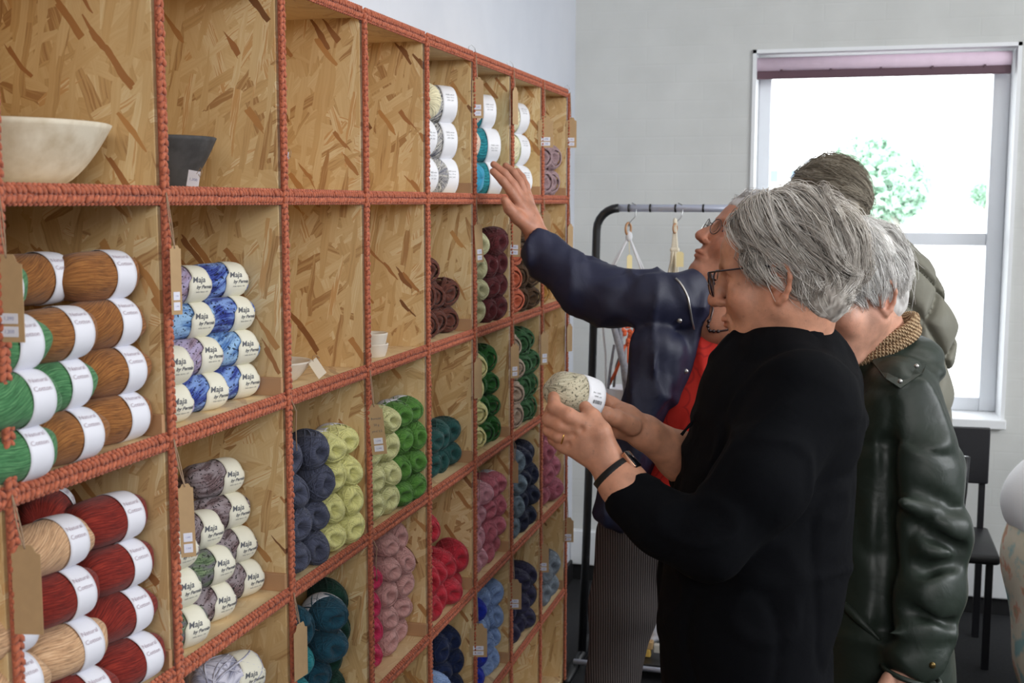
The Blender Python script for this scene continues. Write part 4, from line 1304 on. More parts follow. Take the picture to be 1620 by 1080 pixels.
def hit(names, px, py, off=0.002, default=None):
    """point on the first of the named surfaces seen along a line of sight, lifted by off"""
    d = ray(px, py); dn = Vector(d).normalized(); best = None
    for n in names:
        r = BV[n].ray_cast(Vector(CAM), dn)
        if r[0] is not None and (best is None or r[3] < best[3]): best = r
    if best is None: return default
    return np.array(best[0] - dn * off)
def sdf_obj(name, sdf, h, mat, parent=None, warp=None, it=1, clip=None, tintf=None, label=None):
    V, Q = sdf_mesh(sdf, h, warp, it, clip)
    if name in ('raincoat', 'open_jacket', 'red_shirt', 'long_sleeved_top'): BV[name] = BVHTree.FromPolygons(V.tolist(), Q.tolist())
    me = to_mesh(name, V, Q, mat, None if tintf is None else tintf(V))
    if parent is not None: me.transform(Matrix(parent.matrix_basis).inverted())
    o = link(name, me, None, parent)
    if label: o['label'] = label
    return o

def skin_material(name, base, rough=0.5):
    q = NT(name)
    at = q.n('ShaderNodeAttribute', attribute_name='tint')
    tc = q.n('ShaderNodeTexCoord')
    nz = q.n('ShaderNodeTexNoise'); nz.inputs['Scale'].default_value = 45; nz.inputs['Detail'].default_value = 5; q.l(tc.outputs['Object'], nz.inputs['Vector'])
    r = q.ramp(nz.outputs['Fac'], [(0.3, srgb(tuple(v * 0.90 for v in base))), (0.7, srgb(tuple(min(255, v * 1.06) for v in base)))])
    n2 = q.n('ShaderNodeTexNoise'); n2.inputs['Scale'].default_value = 130; n2.inputs['Detail'].default_value = 2; q.l(tc.outputs['Object'], n2.inputs['Vector'])
    fr_ = q.ramp(n2.outputs['Fac'], [(0.66, (0, 0, 0, 1)), (0.74, (1, 1, 1, 1))])
    c = q.mix(q.math('MULTIPLY', fr_.outputs[0], 0.35), r.outputs[0], srgb(tuple(v * 0.66 for v in base)))
    c = q.mix(1.0, c, at.outputs['Color'], 'MULTIPLY')
    q.l(c, q.b.inputs['Base Color'])
    q.inp('Roughness', rough); q.inp('Subsurface Weight', 0.12); q.inp('Subsurface Radius', (1.0, 0.35, 0.2)); q.inp('Subsurface Scale', 0.006)
    n3 = q.n('ShaderNodeTexNoise'); n3.inputs['Scale'].default_value = 380; n3.inputs['Detail'].default_value = 4; q.l(tc.outputs['Object'], n3.inputs['Vector'])
    q.bump(n3.outputs['Fac'], 0.25, 0.001)
    return q.m
def frame_from(fwd, up=(0, 0, 1)):
    """columns: right, forward, up of a head"""
    f = np.array(fwd, float); f /= np.linalg.norm(f)
    r = np.cross(f, np.array(up, float)); r /= np.linalg.norm(r)
    u = np.cross(r, f)
    return np.stack([r, f, u], 1)
def head_sdf(jowl=0.0, neck_dir=(0, -0.05, -0.19), ears=(1, -1)):
    """local: x right, y forward, z up, origin between the ears"""
    s = SDF()
    s.ell((0, -0.014, 0.046), (0.073, 0.092, 0.083), k=0.02)
    s.ell((0, 0.030, -0.020), (0.062, 0.062, 0.088), k=0.03)
    s.ell((0, 0.055, 0.045), (0.055, 0.040, 0.045), k=0.025)          # forehead
    s.cone((0.056, 0.0, -0.045), (0.018, 0.070, -0.098), 0.022, 0.017, 0.03)
    s.cone((-0.056, 0.0, -0.045), (-0.018, 0.070, -0.098), 0.022, 0.017, 0.03)
    s.ell((0, 0.074, -0.099), (0.021, 0.016, 0.016), k=0.014)
    s.ell((0, 0.074, -0.062), (0.028, 0.020, 0.026), k=0.02)
    for q_ in (1, -1):
        s.ell((q_ * 0.040, 0.058, -0.028), (0.026, 0.024, 0.026), k=0.02)   # cheek
        s.cone((q_ * 0.012, 0.090, 0.024), (q_ * 0.046, 0.072, 0.022), 0.008, 0.008, 0.014)   # brow
        s.sph((q_ * 0.031, 0.094, 0.006), 0.015, 0.012, 's')
        s.ell((q_ * 0.031, 0.071, 0.005), (0.0145, 0.0135, 0.0135), k=0.003)
        s.cone((q_ * 0.018, 0.082, -0.004), (q_ * 0.044, 0.076, -0.006), 0.004, 0.004, 0.006)   # lower lid bag
        s.ell((q_ * 0.0125, 0.101, -0.034), (0.008, 0.010, 0.0075), k=0.005)
    s.chain([(0, 0.085, 0.016), (0, 0.096, 0.002), (0, 0.108, -0.018), (0, 0.115, -0.028)], [0.007, 0.0072, 0.009, 0.0095], k=0.012)
    s.sph((0, 0.114, -0.030), 0.0105, 0.006)
    for q_ in (1, -1):
        s.sph((q_ * 0.007, 0.108, -0.042), 0.0035, 0.003, 's')
        s.cone((q_ * 0.017, 0.103, -0.036), (q_ * 0.032, 0.082, -0.064), 0.0022, 0.0022, 0.007, 's')   # fold beside the nose
    s.chain([(-0.024, 0.085, -0.0655), (-0.008, 0.0975, -0.061), (0.008, 0.0975, -0.061), (0.024, 0.085, -0.0655)], [0.003, 0.0055, 0.0055, 0.003], 0.005)
    s.chain([(-0.022, 0.084, -0.069), (0, 0.0955, -0.0725), (0.022, 0.084, -0.069)], [0.003, 0.0065, 0.003], 0.005)
    s.chain([(-0.026, 0.088, -0.0668), (0, 0.1035, -0.0668), (0.026, 0.088, -0.0668)], [0.0015, 0.0018, 0.0015], 0.003, 's')
    s.cone((-0.012, 0.098, -0.083), (0.012, 0.098, -0.083), 0.005, 0.005, 0.008, 's')
    if jowl:
        s.ell((0, 0.045, -0.112), (0.036, 0.034, 0.020), k=0.03)
    for q_ in ears:
        c = np.array((q_ * 0.074, -0.008, -0.004))
        s.ell(c, (0.006, 0.014, 0.026), k=0.006)
        rim = [c + np.array(v) * (q_, 1, 1) for v in ((0.004, 0.010, 0.010), (0.010, 0.006, 0.026), (0.014, -0.006, 0.032), (0.016, -0.017, 0.024), (0.015, -0.019, 0.006), (0.011, -0.014, -0.012), (0.007, -0.006, -0.024), (0.004, 0.003, -0.030), (0.002, 0.008, -0.020))]
        s.chain(rim, [0.003, 0.0036, 0.004, 0.0042, 0.004, 0.0042, 0.0058, 0.0062, 0.004], 0.004)
        s.ell(c + np.array((q_ * 0.008, -0.006, 0.006)), (0.006, 0.009, 0.017), None, 0.004, 's')
        s.ell(c + np.array((q_ * 0.005, 0.010, -0.006)), (0.005, 0.004, 0.007), k=0.004)
    nd = np.array(neck_dir, float)
    s.cone((0, -0.022, -0.05), nd, 0.054, 0.053, 0.03)
    s.cone((0, -0.033, -0.03), nd + (0, -0.010, 0), 0.050, 0.050, 0.03)
    return s
def head_tint(V, R, O, lips=(1.0, 0.62, 0.62)):
    L = (V - O) @ R
    t = np.ones((len(V), 3))
    def blob(c, r, col, st=1.0):
        d = np.linalg.norm((L - np.array(c)) / np.array(r), axis=1)
        w_ = np.clip(1.3 - d, 0, 1)[:, None] * st
        t[:] = t * (1 - w_) + t * np.array(col) * w_
    blob((0, 0.094, -0.066), (0.024, 0.014, 0.010), lips, 0.9)
    blob((0, 0.112, -0.030), (0.018, 0.018, 0.016), (1.0, 0.80, 0.78), 0.8)
    for q_ in (1, -1):
        blob((q_ * 0.042, 0.070, -0.035), (0.028, 0.03, 0.026), (1.0, 0.84, 0.80), 0.8)
        blob((q_ * 0.078, -0.01, -0.004), (0.02, 0.03, 0.04), (1.0, 0.80, 0.76), 0.7)
        blob((q_ * 0.031, 0.086, 0.004), (0.020, 0.016, 0.014), (0.92, 0.80, 0.78), 0.7)
    return t

def hair_strands(name, parent, roots, dirs_f, surf_f, length, n, mat, rad=0.0007, seg=7, seed=0, curl=0.3, lift=0.012, taper=0.25, rc=None):
    """roots: (N,3) local head coords; surf_f(P)-> (offset point on hull); dirs_f(P)-> combing direction"""
    rs = np.random.RandomState(seed)
    N = len(roots)
    P = roots.copy()
    pts = [P.copy()]
    L = length if np.ndim(length) else np.full(N, length)
    L = L * rs.uniform(0.75, 1.2, N)
    for k in range(1, seg):
        d = dirs_f(P, k / seg)
        n1 = np.stack([vnoise(P, 28, 1 + seed), vnoise(P, 28, 2 + seed), vnoise(P, 28, 3 + seed)], -1)
        d = d + curl * n1 + rs.normal(0, 0.10, (N, 3))
        d /= np.linalg.norm(d, axis=1)[:, None]
        P = P + d * (L / seg)[:, None]
        P = surf_f(P, k / seg, lift)
        pts.append(P.copy())
    return np.stack(pts, 1)   # N, seg, 3
def strands_mesh(name, pts, rad, mat, taper=0.2, shade=None, nside=3):
    N, K, _ = pts.shape
    T_ = np.gradient(pts, axis=1); T_ /= np.linalg.norm(T_, axis=2)[..., None] + 1e-9
    ref = np.tile(np.array([0.3, 0.2, 0.93]), (N, K, 1))
    A = np.cross(T_, ref); A /= np.linalg.norm(A, axis=2)[..., None] + 1e-9
    B = np.cross(T_, A)
    rr = rad * (1 - (1 - taper) * (np.linspace(0, 1, K) ** 1.5))[None, :, None] * (np.ones((N, 1, 1)) if shade is None else 1)
    V = np.stack([pts + rr * (math.cos(2 * PI * j / nside) * A + math.sin(2 * PI * j / nside) * B) for j in range(nside)], 2)  # N,K,ns,3
    V = V.reshape(-1, 3)
    base = (np.arange(N) * K * nside)[:, None, None]
    k = np.arange(K - 1)[None, :, None] * nside
    j = np.arange(nside)[None, None, :]
    a = base + k + j; b = base + k + (j + 1) % nside
    Q = np.stack([a, b, b + nside, a + nside], -1).reshape(-1, 4)
    sh = np.ones((len(V), 3))
    if shade is not None:
        sh = np.repeat(shade[:, None], K * nside, 1).reshape(-1, 3) if shade.ndim == 2 and False else np.repeat(shade, K * nside, axis=0)
    return V, Q, sh
def hair_material(name, rough=0.45):
    q = NT(name)
    at = q.n('ShaderNodeAttribute', attribute_name='tint')
    q.l(at.outputs['Color'], q.b.inputs['Base Color'])
    q.inp('Roughness', rough); q.inp('Specular IOR Level', 0.4); q.inp('Sheen Weight', 0.1)
    return q.m
M_HAIR = hair_material('hair_fibre')
def hair(parent, R, O, root_mask, comb, shell, length, n, palette, rad=0.0007, seg=8, seed=0, curl=0.3, name='hair', lift=(0.004, 0.02), clump=0.35, cap=True, keep=None, locks=0, lock_r=0.007, tip=0.25):
    """R,O: head frame. shell=(centre, radii) of the scalp ellipsoid (local)."""
    rs = np.random.RandomState(seed)
    c, r = np.array(shell[0]), np.array(shell[1])
    out = []
    while sum(len(a) for a in out) < n:
        d = rs.normal(size=(n * 2, 3)); d /= np.linalg.norm(d, axis=1)[:, None]
        p = c + d * r
        out.append(p[root_mask(p)])
    roots = np.concatenate(out)[:n]
    n_all = n
    if locks: n = locks; roots = roots[:n]
    L = length(roots) if callable(length) else np.full(n, length)
    L = L * rs.uniform(0.7, 1.15, n)
    lf = rs.uniform(lift[0], lift[1], n) + 0.008 * vnoise(roots, 40, seed)
    P = roots.copy(); pts = [P.copy()]
    fl = rs.normal(0, 1, (n, 3))
    for k in range(1, seg):
        t = k / (seg - 1)
        nrm = (P - c) / (r ** 2); nrm /= np.linalg.norm(nrm, axis=1)[:, None]
        d = comb(P, roots, t)
        n1 = np.stack([vnoise(roots + 5 * t * 0.02, 32, 1 + seed), vnoise(roots + 0.03 * t, 32, 2 + seed), vnoise(roots - 0.03 * t, 32, 3 + seed)], -1)
        d = d + clump * n1 + curl * 0.35 * fl * t
        # keep it tangential
        d = d - nrm * np.sum(d * nrm, 1)[:, None] * 0.85
        d /= np.linalg.norm(d, axis=1)[:, None] + 1e-9
        P = P + d * (L / (seg - 1))[:, None]
        # push out to the hull with lift growing from root
        q_ = (P - c) / r; k0 = np.linalg.norm(q_, axis=1)
        want = 1 + (lf * min(1, t * 2.2)) / r.mean()
        mlow = k0 < want
        P[mlow] = c + (P[mlow] - c) * (want[mlow] / k0[mlow])[:, None]
        far = k0 > want + 0.12
        P[far] = c + (P[far] - c) * ((want[far] + 0.12) / k0[far])[:, None]
        pts.append(P.copy())
    pts = np.stack(pts, 1)
    if keep is not None:
        ok = keep(pts); pts = pts[ok]; roots = roots[ok]
    lockv = rs.uniform(0, 1, len(roots))
    if locks:
        m_ = n_all // max(1, len(roots))
        idx = np.repeat(np.arange(len(roots)), m_)
        off = rs.normal(0, lock_r, (len(idx), 3))
        tt = np.linspace(0, 1, seg)[None, :, None]
        base = pts[idx]
        wob = rs.normal(0, lock_r * 0.9, (len(idx), 3))[:, None, :] * np.sin(tt * rs.uniform(1.5, 4, (len(idx), 1, 1)))
        fly = (rs.uniform(0, 1, (len(idx), 1, 1)) > 0.93) * rs.normal(0, 0.011, (len(idx), 1, 3)) * tt ** 1.5
        pts = base + off[:, None, :] * (1 - (1 - tip) * tt) + wob * 0.6 + fly
        # keep clear of the scalp
        q_ = (pts - c) / r; k0 = np.linalg.norm(q_, axis=2); low = k0 < 1.0
        pts = np.where(low[..., None], c + (pts - c) / np.maximum(k0, 1e-3)[..., None], pts)
        roots = roots[idx] + off; lockv = lockv[idx]
    cl = vnoise(roots, 45, seed + 9) * 0.5 + 0.5
    mixv = np.clip(cl * 0.25 + lockv * 0.5 + rs.uniform(0, 1, len(roots)) * 0.4 - 0.05, 0, 1)
    pal = np.array([srgb(p)[:3] for p in palette])
    x = mixv * (len(pal) - 1.001); i0 = np.clip(x.astype(int), 0, len(pal) - 2); f = (x - i0)[:, None]
    shade = pal[i0] * (1 - f) + pal[i0 + 1] * f
    V, Q, sh = strands_mesh(name, pts, rad, M_HAIR, 0.25, shade)
    V = V @ R.T + O
    me = to_mesh(name, V, Q, M_HAIR, sh)
    if parent is not None: me.transform(Matrix(parent.matrix_basis).inverted())
    o = link(name, me, None, parent)
    return o
# ------------------------------------------------------------------ furniture and things at the back
M_BLKM = plain('black_powder_coat', (24, 25, 28), 0.4)
M_CHROME = plain('brushed_steel_tube', (196, 202, 220), 0.3, metal=0.35)
yr = 4.12
pb = on_z(921, 1036, 0.02); yr = float(pb[1])
pt = on_y(944, 372, yr)
ctop = on_y(972, 329, yr)
xe = float(on_y(1305, 330, yr)[0])
rack = empty('clothes_rail', ((float(pb[0]) + xe) / 2, yr, 0), 'black clothes rail with steel hanging bar against the back wall', 'clothes rail')
def rail_side(xb, xt, sgn):
    pts = [(xb, yr, 0.03), (xb + (xt - xb) * 0.5, yr, 0.7)]
    zt = ctop[2]
    rr = 0.075
    for k in range(7):
        a = k / 6 * PI / 2
        pts.append((xt + sgn * rr * (1 - math.cos(a)), yr, zt - rr + rr * math.sin(a)))
    return pts
cpart('upright_pole', MB().tube(rail_side(pb[0], pt[0], 1), 0.0145, 14), M_BLKM, rack, True)
cpart('upright_pole', MB().tube(rail_side(xe + 0.02, xe, -1), 0.0145, 14), M_BLKM, rack, True)
cpart('hanging_bar', MB().tube([(pt[0] + 0.07, yr, ctop[2]), (xe - 0.07, yr, ctop[2])], 0.0125, 16), M_CHROME, rack, True)
for px in (975, 995, 1029, 1069, 1113):
    xx = on_y(px, 329, yr)[0]
    cpart('bar_collar', MB().tube([(xx - 0.003, yr, ctop[2]), (xx + 0.003, yr, ctop[2])], 0.0138, 16), M_BLKM, rack, True)
for xx in (pb[0], xe):
    cpart('foot_bar', MB().tube([(xx, yr - 0.27, 0.025), (xx, yr + 0.27, 0.025)], 0.016, 10), M_BLKM, rack, True)
for yy in (yr - 0.14, yr + 0.14):
    cpart('base_rail', MB().tube([(pb[0], yy, 0.05), (xe, yy, 0.05)], 0.009, 10), M_CHROME, rack, True)
cpart('base_tray', MB().box((pb[0] + 0.1, yr - 0.13, 0.055), (xe - 0.1, yr + 0.13, 0.062), 0.002), M_BLKM, rack)
M_ROPE = plain('white_cotton_rope', (222, 222, 226), 0.9, noise=0.04, nscale=200, bump=0.4, bscale=500)
M_ROPEG = plain('grey_cotton_cord', (160, 160, 168), 0.9, noise=0.15, nscale=120, bump=0.4, bscale=400)
M_ROPEO = plain('orange_cotton_cord', (240, 116, 74), 0.9, noise=0.08, nscale=120, bump=0.4, bscale=400)
M_WOODR = plain('beech_ring', (178, 132, 92), 0.5, noise=0.08)
M_TAGC = plain('cream_hang_tag', (232, 214, 160), 0.7)
def at(px, py, dy=0.0): return on_y(px, py, yr + dy)
def rope(mb, pts, r=0.004, n=7): mb.tube(pts, r, n); return mb
def hook(px, par):
    x = at(px, 329)[0]; z = ctop[2]
    pts = [(x + 0.002, yr, z + 0.017), (x + 0.014, yr - 0.006, z + 0.012), (x + 0.019, yr - 0.01, z - 0.004), (x + 0.014, yr - 0.012, z - 0.03), (x - 0.003, yr - 0.013, z - 0.048), (x - 0.008, yr - 0.013, z - 0.062)]
    cpart('wire_hook', MB().tube(pts, 0.0018, 8), M_STEEL, par, True)
hg = empty('macrame_hanger', tuple(at(994, 362)), 'macrame plant hanger of white rope with orange and grey braid holding a white pot', 'plant hanger')
hook(999, hg)
c0 = at(994, 362, -0.013)
ringp = [(c0[0] + 0.006 * math.cos(a), c0[1] + 0.016 * math.cos(a), c0[2] + 0.020 * math.sin(a)) for a in np.linspace(0, 2 * PI, 20, endpoint=False)]
cpart('wooden_ring', MB().tube(ringp, 0.0042, 8, closed=True), M_WOODR, hg, True)
mb = MB()
kn = at(995, 374, -0.013)
for (a, b_) in [((962, 440), -0.03), ((1022, 446), -0.03), ((978, 446), 0.03), ((1008, 446), 0.03)][:2] + []:
    rope(mb, [kn, at(a[0], a[1], b_)], 0.0036)
rope(mb, [kn, at(968, 420, -0.02), at(952, 500, -0.04), at(958, 560, -0.04), at(959, 615, -0.05)], 0.0036)
rope(mb, [kn, at(1020, 430, 0.02), at(1030, 520, 0.0), at(1040, 610, 0.0)], 0.0036)
mb.ell(kn, (0.012, 0.012, 0.018), 10, 8)
cpart('white_rope', mb, M_ROPE, hg, True)
mb = MB()
rope(mb, [at(968, 470, -0.06), at(972, 520, -0.06), at(984, 566, -0.06), at(996, 606, -0.06), at(1002, 652, -0.06)], [0.010, 0.011, 0.012, 0.016, 0.020], 8)
rope(mb, [at(978, 470, -0.04), at(981, 520, -0.04), at(985, 580, -0.05), at(992, 640, -0.06)], [0.008] * 4, 8)
rope(mb, [at(1012, 480), at(1014, 520), at(1012, 545)], 0.007)
rope(mb, [at(972, 545, -0.02), at(966, 580, -0.03), at(962, 615, -0.04)], 0.005)
for (x0_, y0_, x1_, y1_) in [(990, 545, 966, 612), (1000, 548, 1008, 590), (992, 548, 989, 590)]:
    rope(mb, [at(x0_ - 3, y0_, -0.02), at((x0_ + x1_) / 2 - 3, (y0_ + y1_) / 2, -0.03), at(x1_ + 5, y1_, -0.03)], 0.0045)
cpart('grey_cord', mb, M_ROPEG, hg, True)
mb = MB()
for (x0_, y0_, x1_, y1_) in [(982, 480, 984, 535), (1005, 480, 1002, 535), (990, 545, 962, 612), (1000, 546, 1012, 605), (994, 546, 990, 610), (1003, 540, 1020, 590), (987, 545, 970, 600)]:
    rope(mb, [at(x0_, y0_, -0.02), at((x0_ + x1_) / 2 + 2, (y0_ + y1_) / 2, -0.035), at(x1_, y1_, -0.03)], 0.0048)
rs_ = np.random.RandomState(3)
for k in range(16):
    p_ = at(982 + rs_.uniform(0, 22), 515 + rs_.uniform(0, 32), -0.03 + rs_.uniform(-0.01, 0.01))
    mb.ell(p_, (0.009, 0.007, 0.008), 8, 6)
cpart('orange_braid', mb, M_ROPEO, hg, True)
o = link('name_tag', MB().sheet([(-0.010, -0.062), (0.010, -0.062), (0.010, -0.006), (0.005, 0), (-0.005, 0), (-0.010, -0.006)], 0.0012).mesh('name_tag', False, M_TAGC), None, hg)
o.matrix_basis = Matrix(hg.matrix_basis).inverted() @ Matrix.Translation(Vector(at(996, 403, -0.03))) @ Matrix.Rotation(0.7, 4, 'Z')
cpart('tag_string', MB().tube([kn, at(996, 404, -0.03)], 0.001, 5), M_TAGC, hg, True)
# white pot held by the cords
pc = at(990, 612, 0.03)
potM = plain('white_ceramic', (236, 236, 244), 0.35)
po = MB().lathe([(0, 0), (0.055, 0), (0.062, 0.01), (0.068, 0.10), (0.068, 0.105), (0.063, 0.105), (0.062, 0.06), (0, 0.06)], 40).build('plant_pot', potM)
po.location = (pc[0], pc[1], pc[2] - 0.105)
tag(po, 'white plant pot hanging in the orange and grey macrame', 'pot')
h2 = empty('macrame_hanger', tuple(at(1069, 350)), 'cream macrame hanger bunched on the rail, right of the orange one', 'plant hanger')
hook(1072, h2)
mb = MB()
k2 = at(1068, 352, -0.013)
mb.ell(k2, (0.008, 0.008, 0.016), 8, 6)
for i in range(9):
    a = rs_.uniform(-1, 1)
    e = at(1066 + 12 * a, 445, -0.02 + 0.03 * rs_.uniform(-1, 1))
    mm = at(1068 + 5 * a + rs_.uniform(-2, 2), 395, -0.015)
    rope(mb, [k2, mm, e], 0.0042)
    if i % 2: mb.ell(mm, (0.008, 0.007, 0.009), 8, 6)
cpart('cream_rope', mb, plain('cream_cotton_rope', (226, 216, 196), 0.9, noise=0.06, nscale=150), h2, True)
c1 = at(1068, 361, -0.02)
cpart('wooden_ring', MB().tube([(c1[0] + 0.005 * math.cos(a), c1[1] + 0.012 * math.cos(a), c1[2] + 0.015 * math.sin(a)) for a in np.linspace(0, 2 * PI, 16, endpoint=False)], 0.003, 7, closed=True), M_WOODR, h2, True)
o = link('name_tag', MB().sheet([(-0.012, -0.05), (0.012, -0.05), (0.012, -0.006), (0.006, 0), (-0.006, 0), (-0.012, -0.006)], 0.0012).mesh('name_tag', False, M_TAGC), None, h2)
o.matrix_basis = Matrix(h2.matrix_basis).inverted() @ Matrix.Translation(Vector(at(1076, 398, -0.05))) @ Matrix.Rotation(0.2, 4, 'Z')
# plastic bag with packets on the tray
bgp = at(1034, 1012, 0)
bag = empty('plastic_bag', (bgp[0], yr - 0.02, 0.063), 'clear plastic bag with orange packets on the base of the clothes rail', 'bag')
M_BAG = plain('milky_plastic', (226, 228, 238), 0.2, coat=0.5)
s_ = SDF()
zz0 = 0.063
for k in range(9):
    s_.ell((bgp[0] + rs_.uniform(-0.06, 0.06), yr + 0.02 + rs_.uniform(-0.03, 0.03), zz0 + 0.04 + rs_.uniform(0, 0.08)), (0.05, 0.04, 0.045), k=0.01)
s_.cone((bgp[0], yr, zz0 + 0.1), (bgp[0] - 0.01, yr, zz0 + 0.22), 0.05, 0.015, 0.03)
s_.half((0, 0, zz0), (0, 0, 1), 0.004)
sdf_obj('bag_film', s_, 0.006, M_BAG, bag, warp=lambda P: 0.006 * vnoise(P, 45, 5), it=0)
for k, (dx, dz, cc) in enumerate([(-0.045, 0.02, (232, 158, 60)), (-0.035, 0.055, (236, 172, 84)), (-0.012, 0.04, (206, 170, 120)), (-0.02, 0.012, (230, 190, 96)), (0.03, 0.03, (210, 206, 196))]):
    cpart('paper_packet', MB().box((bgp[0] + dx - 0.02, yr - 0.07, zz0 + dz - 0.012), (bgp[0] + dx + 0.02, yr - 0.045, zz0 + dz + 0.016), 0.003, Matrix.Translation((0, 0, 0))), plain('packet_%d' % k, cc, 0.5), bag)

# black chair by the window
M_CHAIR = plain('black_lacquered_wood', (26, 26, 31), 0.42, noise=0.06, nscale=10)
fl = on_z(1563, 1062, 0)   # front right foot
bl_ = on_z(1537, 990, 0)    # rear foot
ych = float(fl[1])
xr = float(fl[0])
sz = 0.455
chy = ych
ch = empty('chair', (xr - 0.2, ych + 0.2, 0), 'black wooden chair under the window, right of the green raincoat', 'chair')
wch = 0.40
def chairgeo(par, xr, yf, w_, mat, d=0.40, seat_z=None, back_top=0.86):
    seat_z = seat_z or 0.45
    xl = xr - w_
    yb_ = yf + d
    cpart('seat', MB().box((xl - 0.01, yf - 0.015, seat_z - 0.035), (xr + 0.012, yb_, seat_z), 0.012), mat, par, True)
    for x in (xl + 0.01, xr - 0.02):
        cpart('leg', MB().box((x - 0.011, yf + 0.012, 0), (x + 0.013, yf + 0.036, seat_z - 0.035), 0.002), mat, par)
        cpart('leg', MB().box((x - 0.011, yb_ - 0.04, 0), (x + 0.013, yb_ - 0.014, seat_z - 0.035), 0.002), mat, par)
        cpart('back_post', MB().box((x - 0.010, yb_ - 0.03, seat_z - 0.02), (x + 0.012, yb_ - 0.008, back_top - 0.1), 0.002), mat, par)
    cpart('backrest', MB().box((xl, yb_ - 0.045, back_top - 0.21), (xr + 0.0, yb_ - 0.028, back_top), 0.006), mat, par)
zs_ = on_y(1550, 885, ych)[2]
zbk = on_y(1540, 673, ych + 0.37)[2]
chairgeo(ch, xr + 0.01, ych, wch, M_CHAIR, 0.38, zs_ + 0.02, zbk)
# second dark chair, only the end of its tubular back shows
pt2 = on_y(1528, 722, ych - 0.22)
c2 = empty('chair', (pt2[0] - 0.2, ych - 0.1, 0), 'dark tubular stacking chair mostly hidden behind the green raincoat', 'chair')
mb = MB()
x2 = float(pt2[0]); y2 = ych - 0.22; zt2 = float(pt2[2])
mb.tube([(x2 - 0.02, y2 + 0.02, 0.44), (x2 - 0.004, y2 + 0.0, zt2 - 0.12), (x2, y2, zt2)], [0.012, 0.013, 0.014], 10)
mc = MB(); mc.tube([(x2 - 0.34, y2 + 0.02, 0.44), (x2 - 0.35, y2, zt2)], 0.013, 10)
cpart('back_tube', mb, M_BLKM, c2, True); cpart('back_tube', mc, M_BLKM, c2, True)
cpart('backrest', MB().box((x2 - 0.345, y2 - 0.006, zt2 - 0.22), (x2 - 0.01, y2 + 0.006, zt2 - 0.03), 0.004), M_BLKM, c2)
cpart('seat', MB().box((x2 - 0.35, y2 - 0.38, 0.43), (x2 - 0.03, y2 + 0.02, 0.455), 0.01), M_BLKM, c2, True)
for x in (x2 - 0.345, x2 - 0.05):
    for y in (y2 - 0.36, y2 - 0.0):
        cpart('leg', MB().tube([(x, y, 0), (x, y, 0.44)], 0.011, 10), M_BLKM, c2, True)
# armchair at the right edge with a floral cover and white throw
ya = 3.7
pa = on_y(1604, 760, ya)
ac = empty('armchair', (pa[0] + 0.4, ya + 0.2, 0), 'floral upholstered armchair with a white throw, cut by the right picture edge', 'armchair')
q = NT('floral_cloth')
tc = q.n('ShaderNodeTexCoord')
vo = q.n('ShaderNodeTexVoronoi'); vo.inputs['Scale'].default_value = 22; q.l(tc.outputs['Object'], vo.inputs['Vector'])
nz = q.n('ShaderNodeTexNoise'); nz.inputs['Scale'].default_value = 12; nz.inputs['Detail'].default_value = 4; q.l(tc.outputs['Object'], nz.inputs['Vector'])
r_ = q.ramp(nz.outputs['Fac'], [(0.38, srgb((150, 190, 190))), (0.46, srgb((222, 212, 190))), (0.56, srgb((226, 216, 196))), (0.62, srgb((220, 160, 130))), (0.7, srgb((160, 180, 150)))])
q.l(r_.outputs[0], q.b.inputs['Base Color']); q.inp('Roughness', 0.9)
M_FLOR = q.m
zt_a = on_y(1618, 690, ya)[2]; xl_a = float(on_y(1601, 760, ya)[0]); zm = on_y(1605, 840, ya)[2]; 
s_ = SDF()
s_.ell((xl_a + 0.36, ya + 0.1, zm - 0.1), (0.37, 0.30, 0.30), k=0.1)
s_.ell((xl_a + 0.36, ya + 0.05, 0.3), (0.33, 0.34, 0.30), k=0.1)
s_.half((0, 0, 0.06), (0, 0, 1), 0.02)
sdf_obj('upholstered_body', s_, 0.014, M_FLOR, ac, it=2)
s_ = SDF()
s_.ell((xl_a + 0.36, ya + 0.12, zt_a - 0.22), (0.375, 0.30, 0.22), k=0.08)
s_.half((0, 0, zm - 0.02), (0, 0, 1), 0.02)
sdf_obj('white_throw', s_, 0.012, plain('white_throw', (250, 250, 252), 0.9, bump=0.2, bscale=150), ac, warp=lambda P: 0.006 * vnoise(P, 12, 8), it=2)
for dx in (0.15, 0.57):
    for dy in (-0.15, 0.25):
        cpart('wooden_leg', MB().tube([(xl_a + dx, ya + dy, 0), (xl_a + dx, ya + dy, 0.09)], 0.02, 10), M_CHAIR, ac, True)

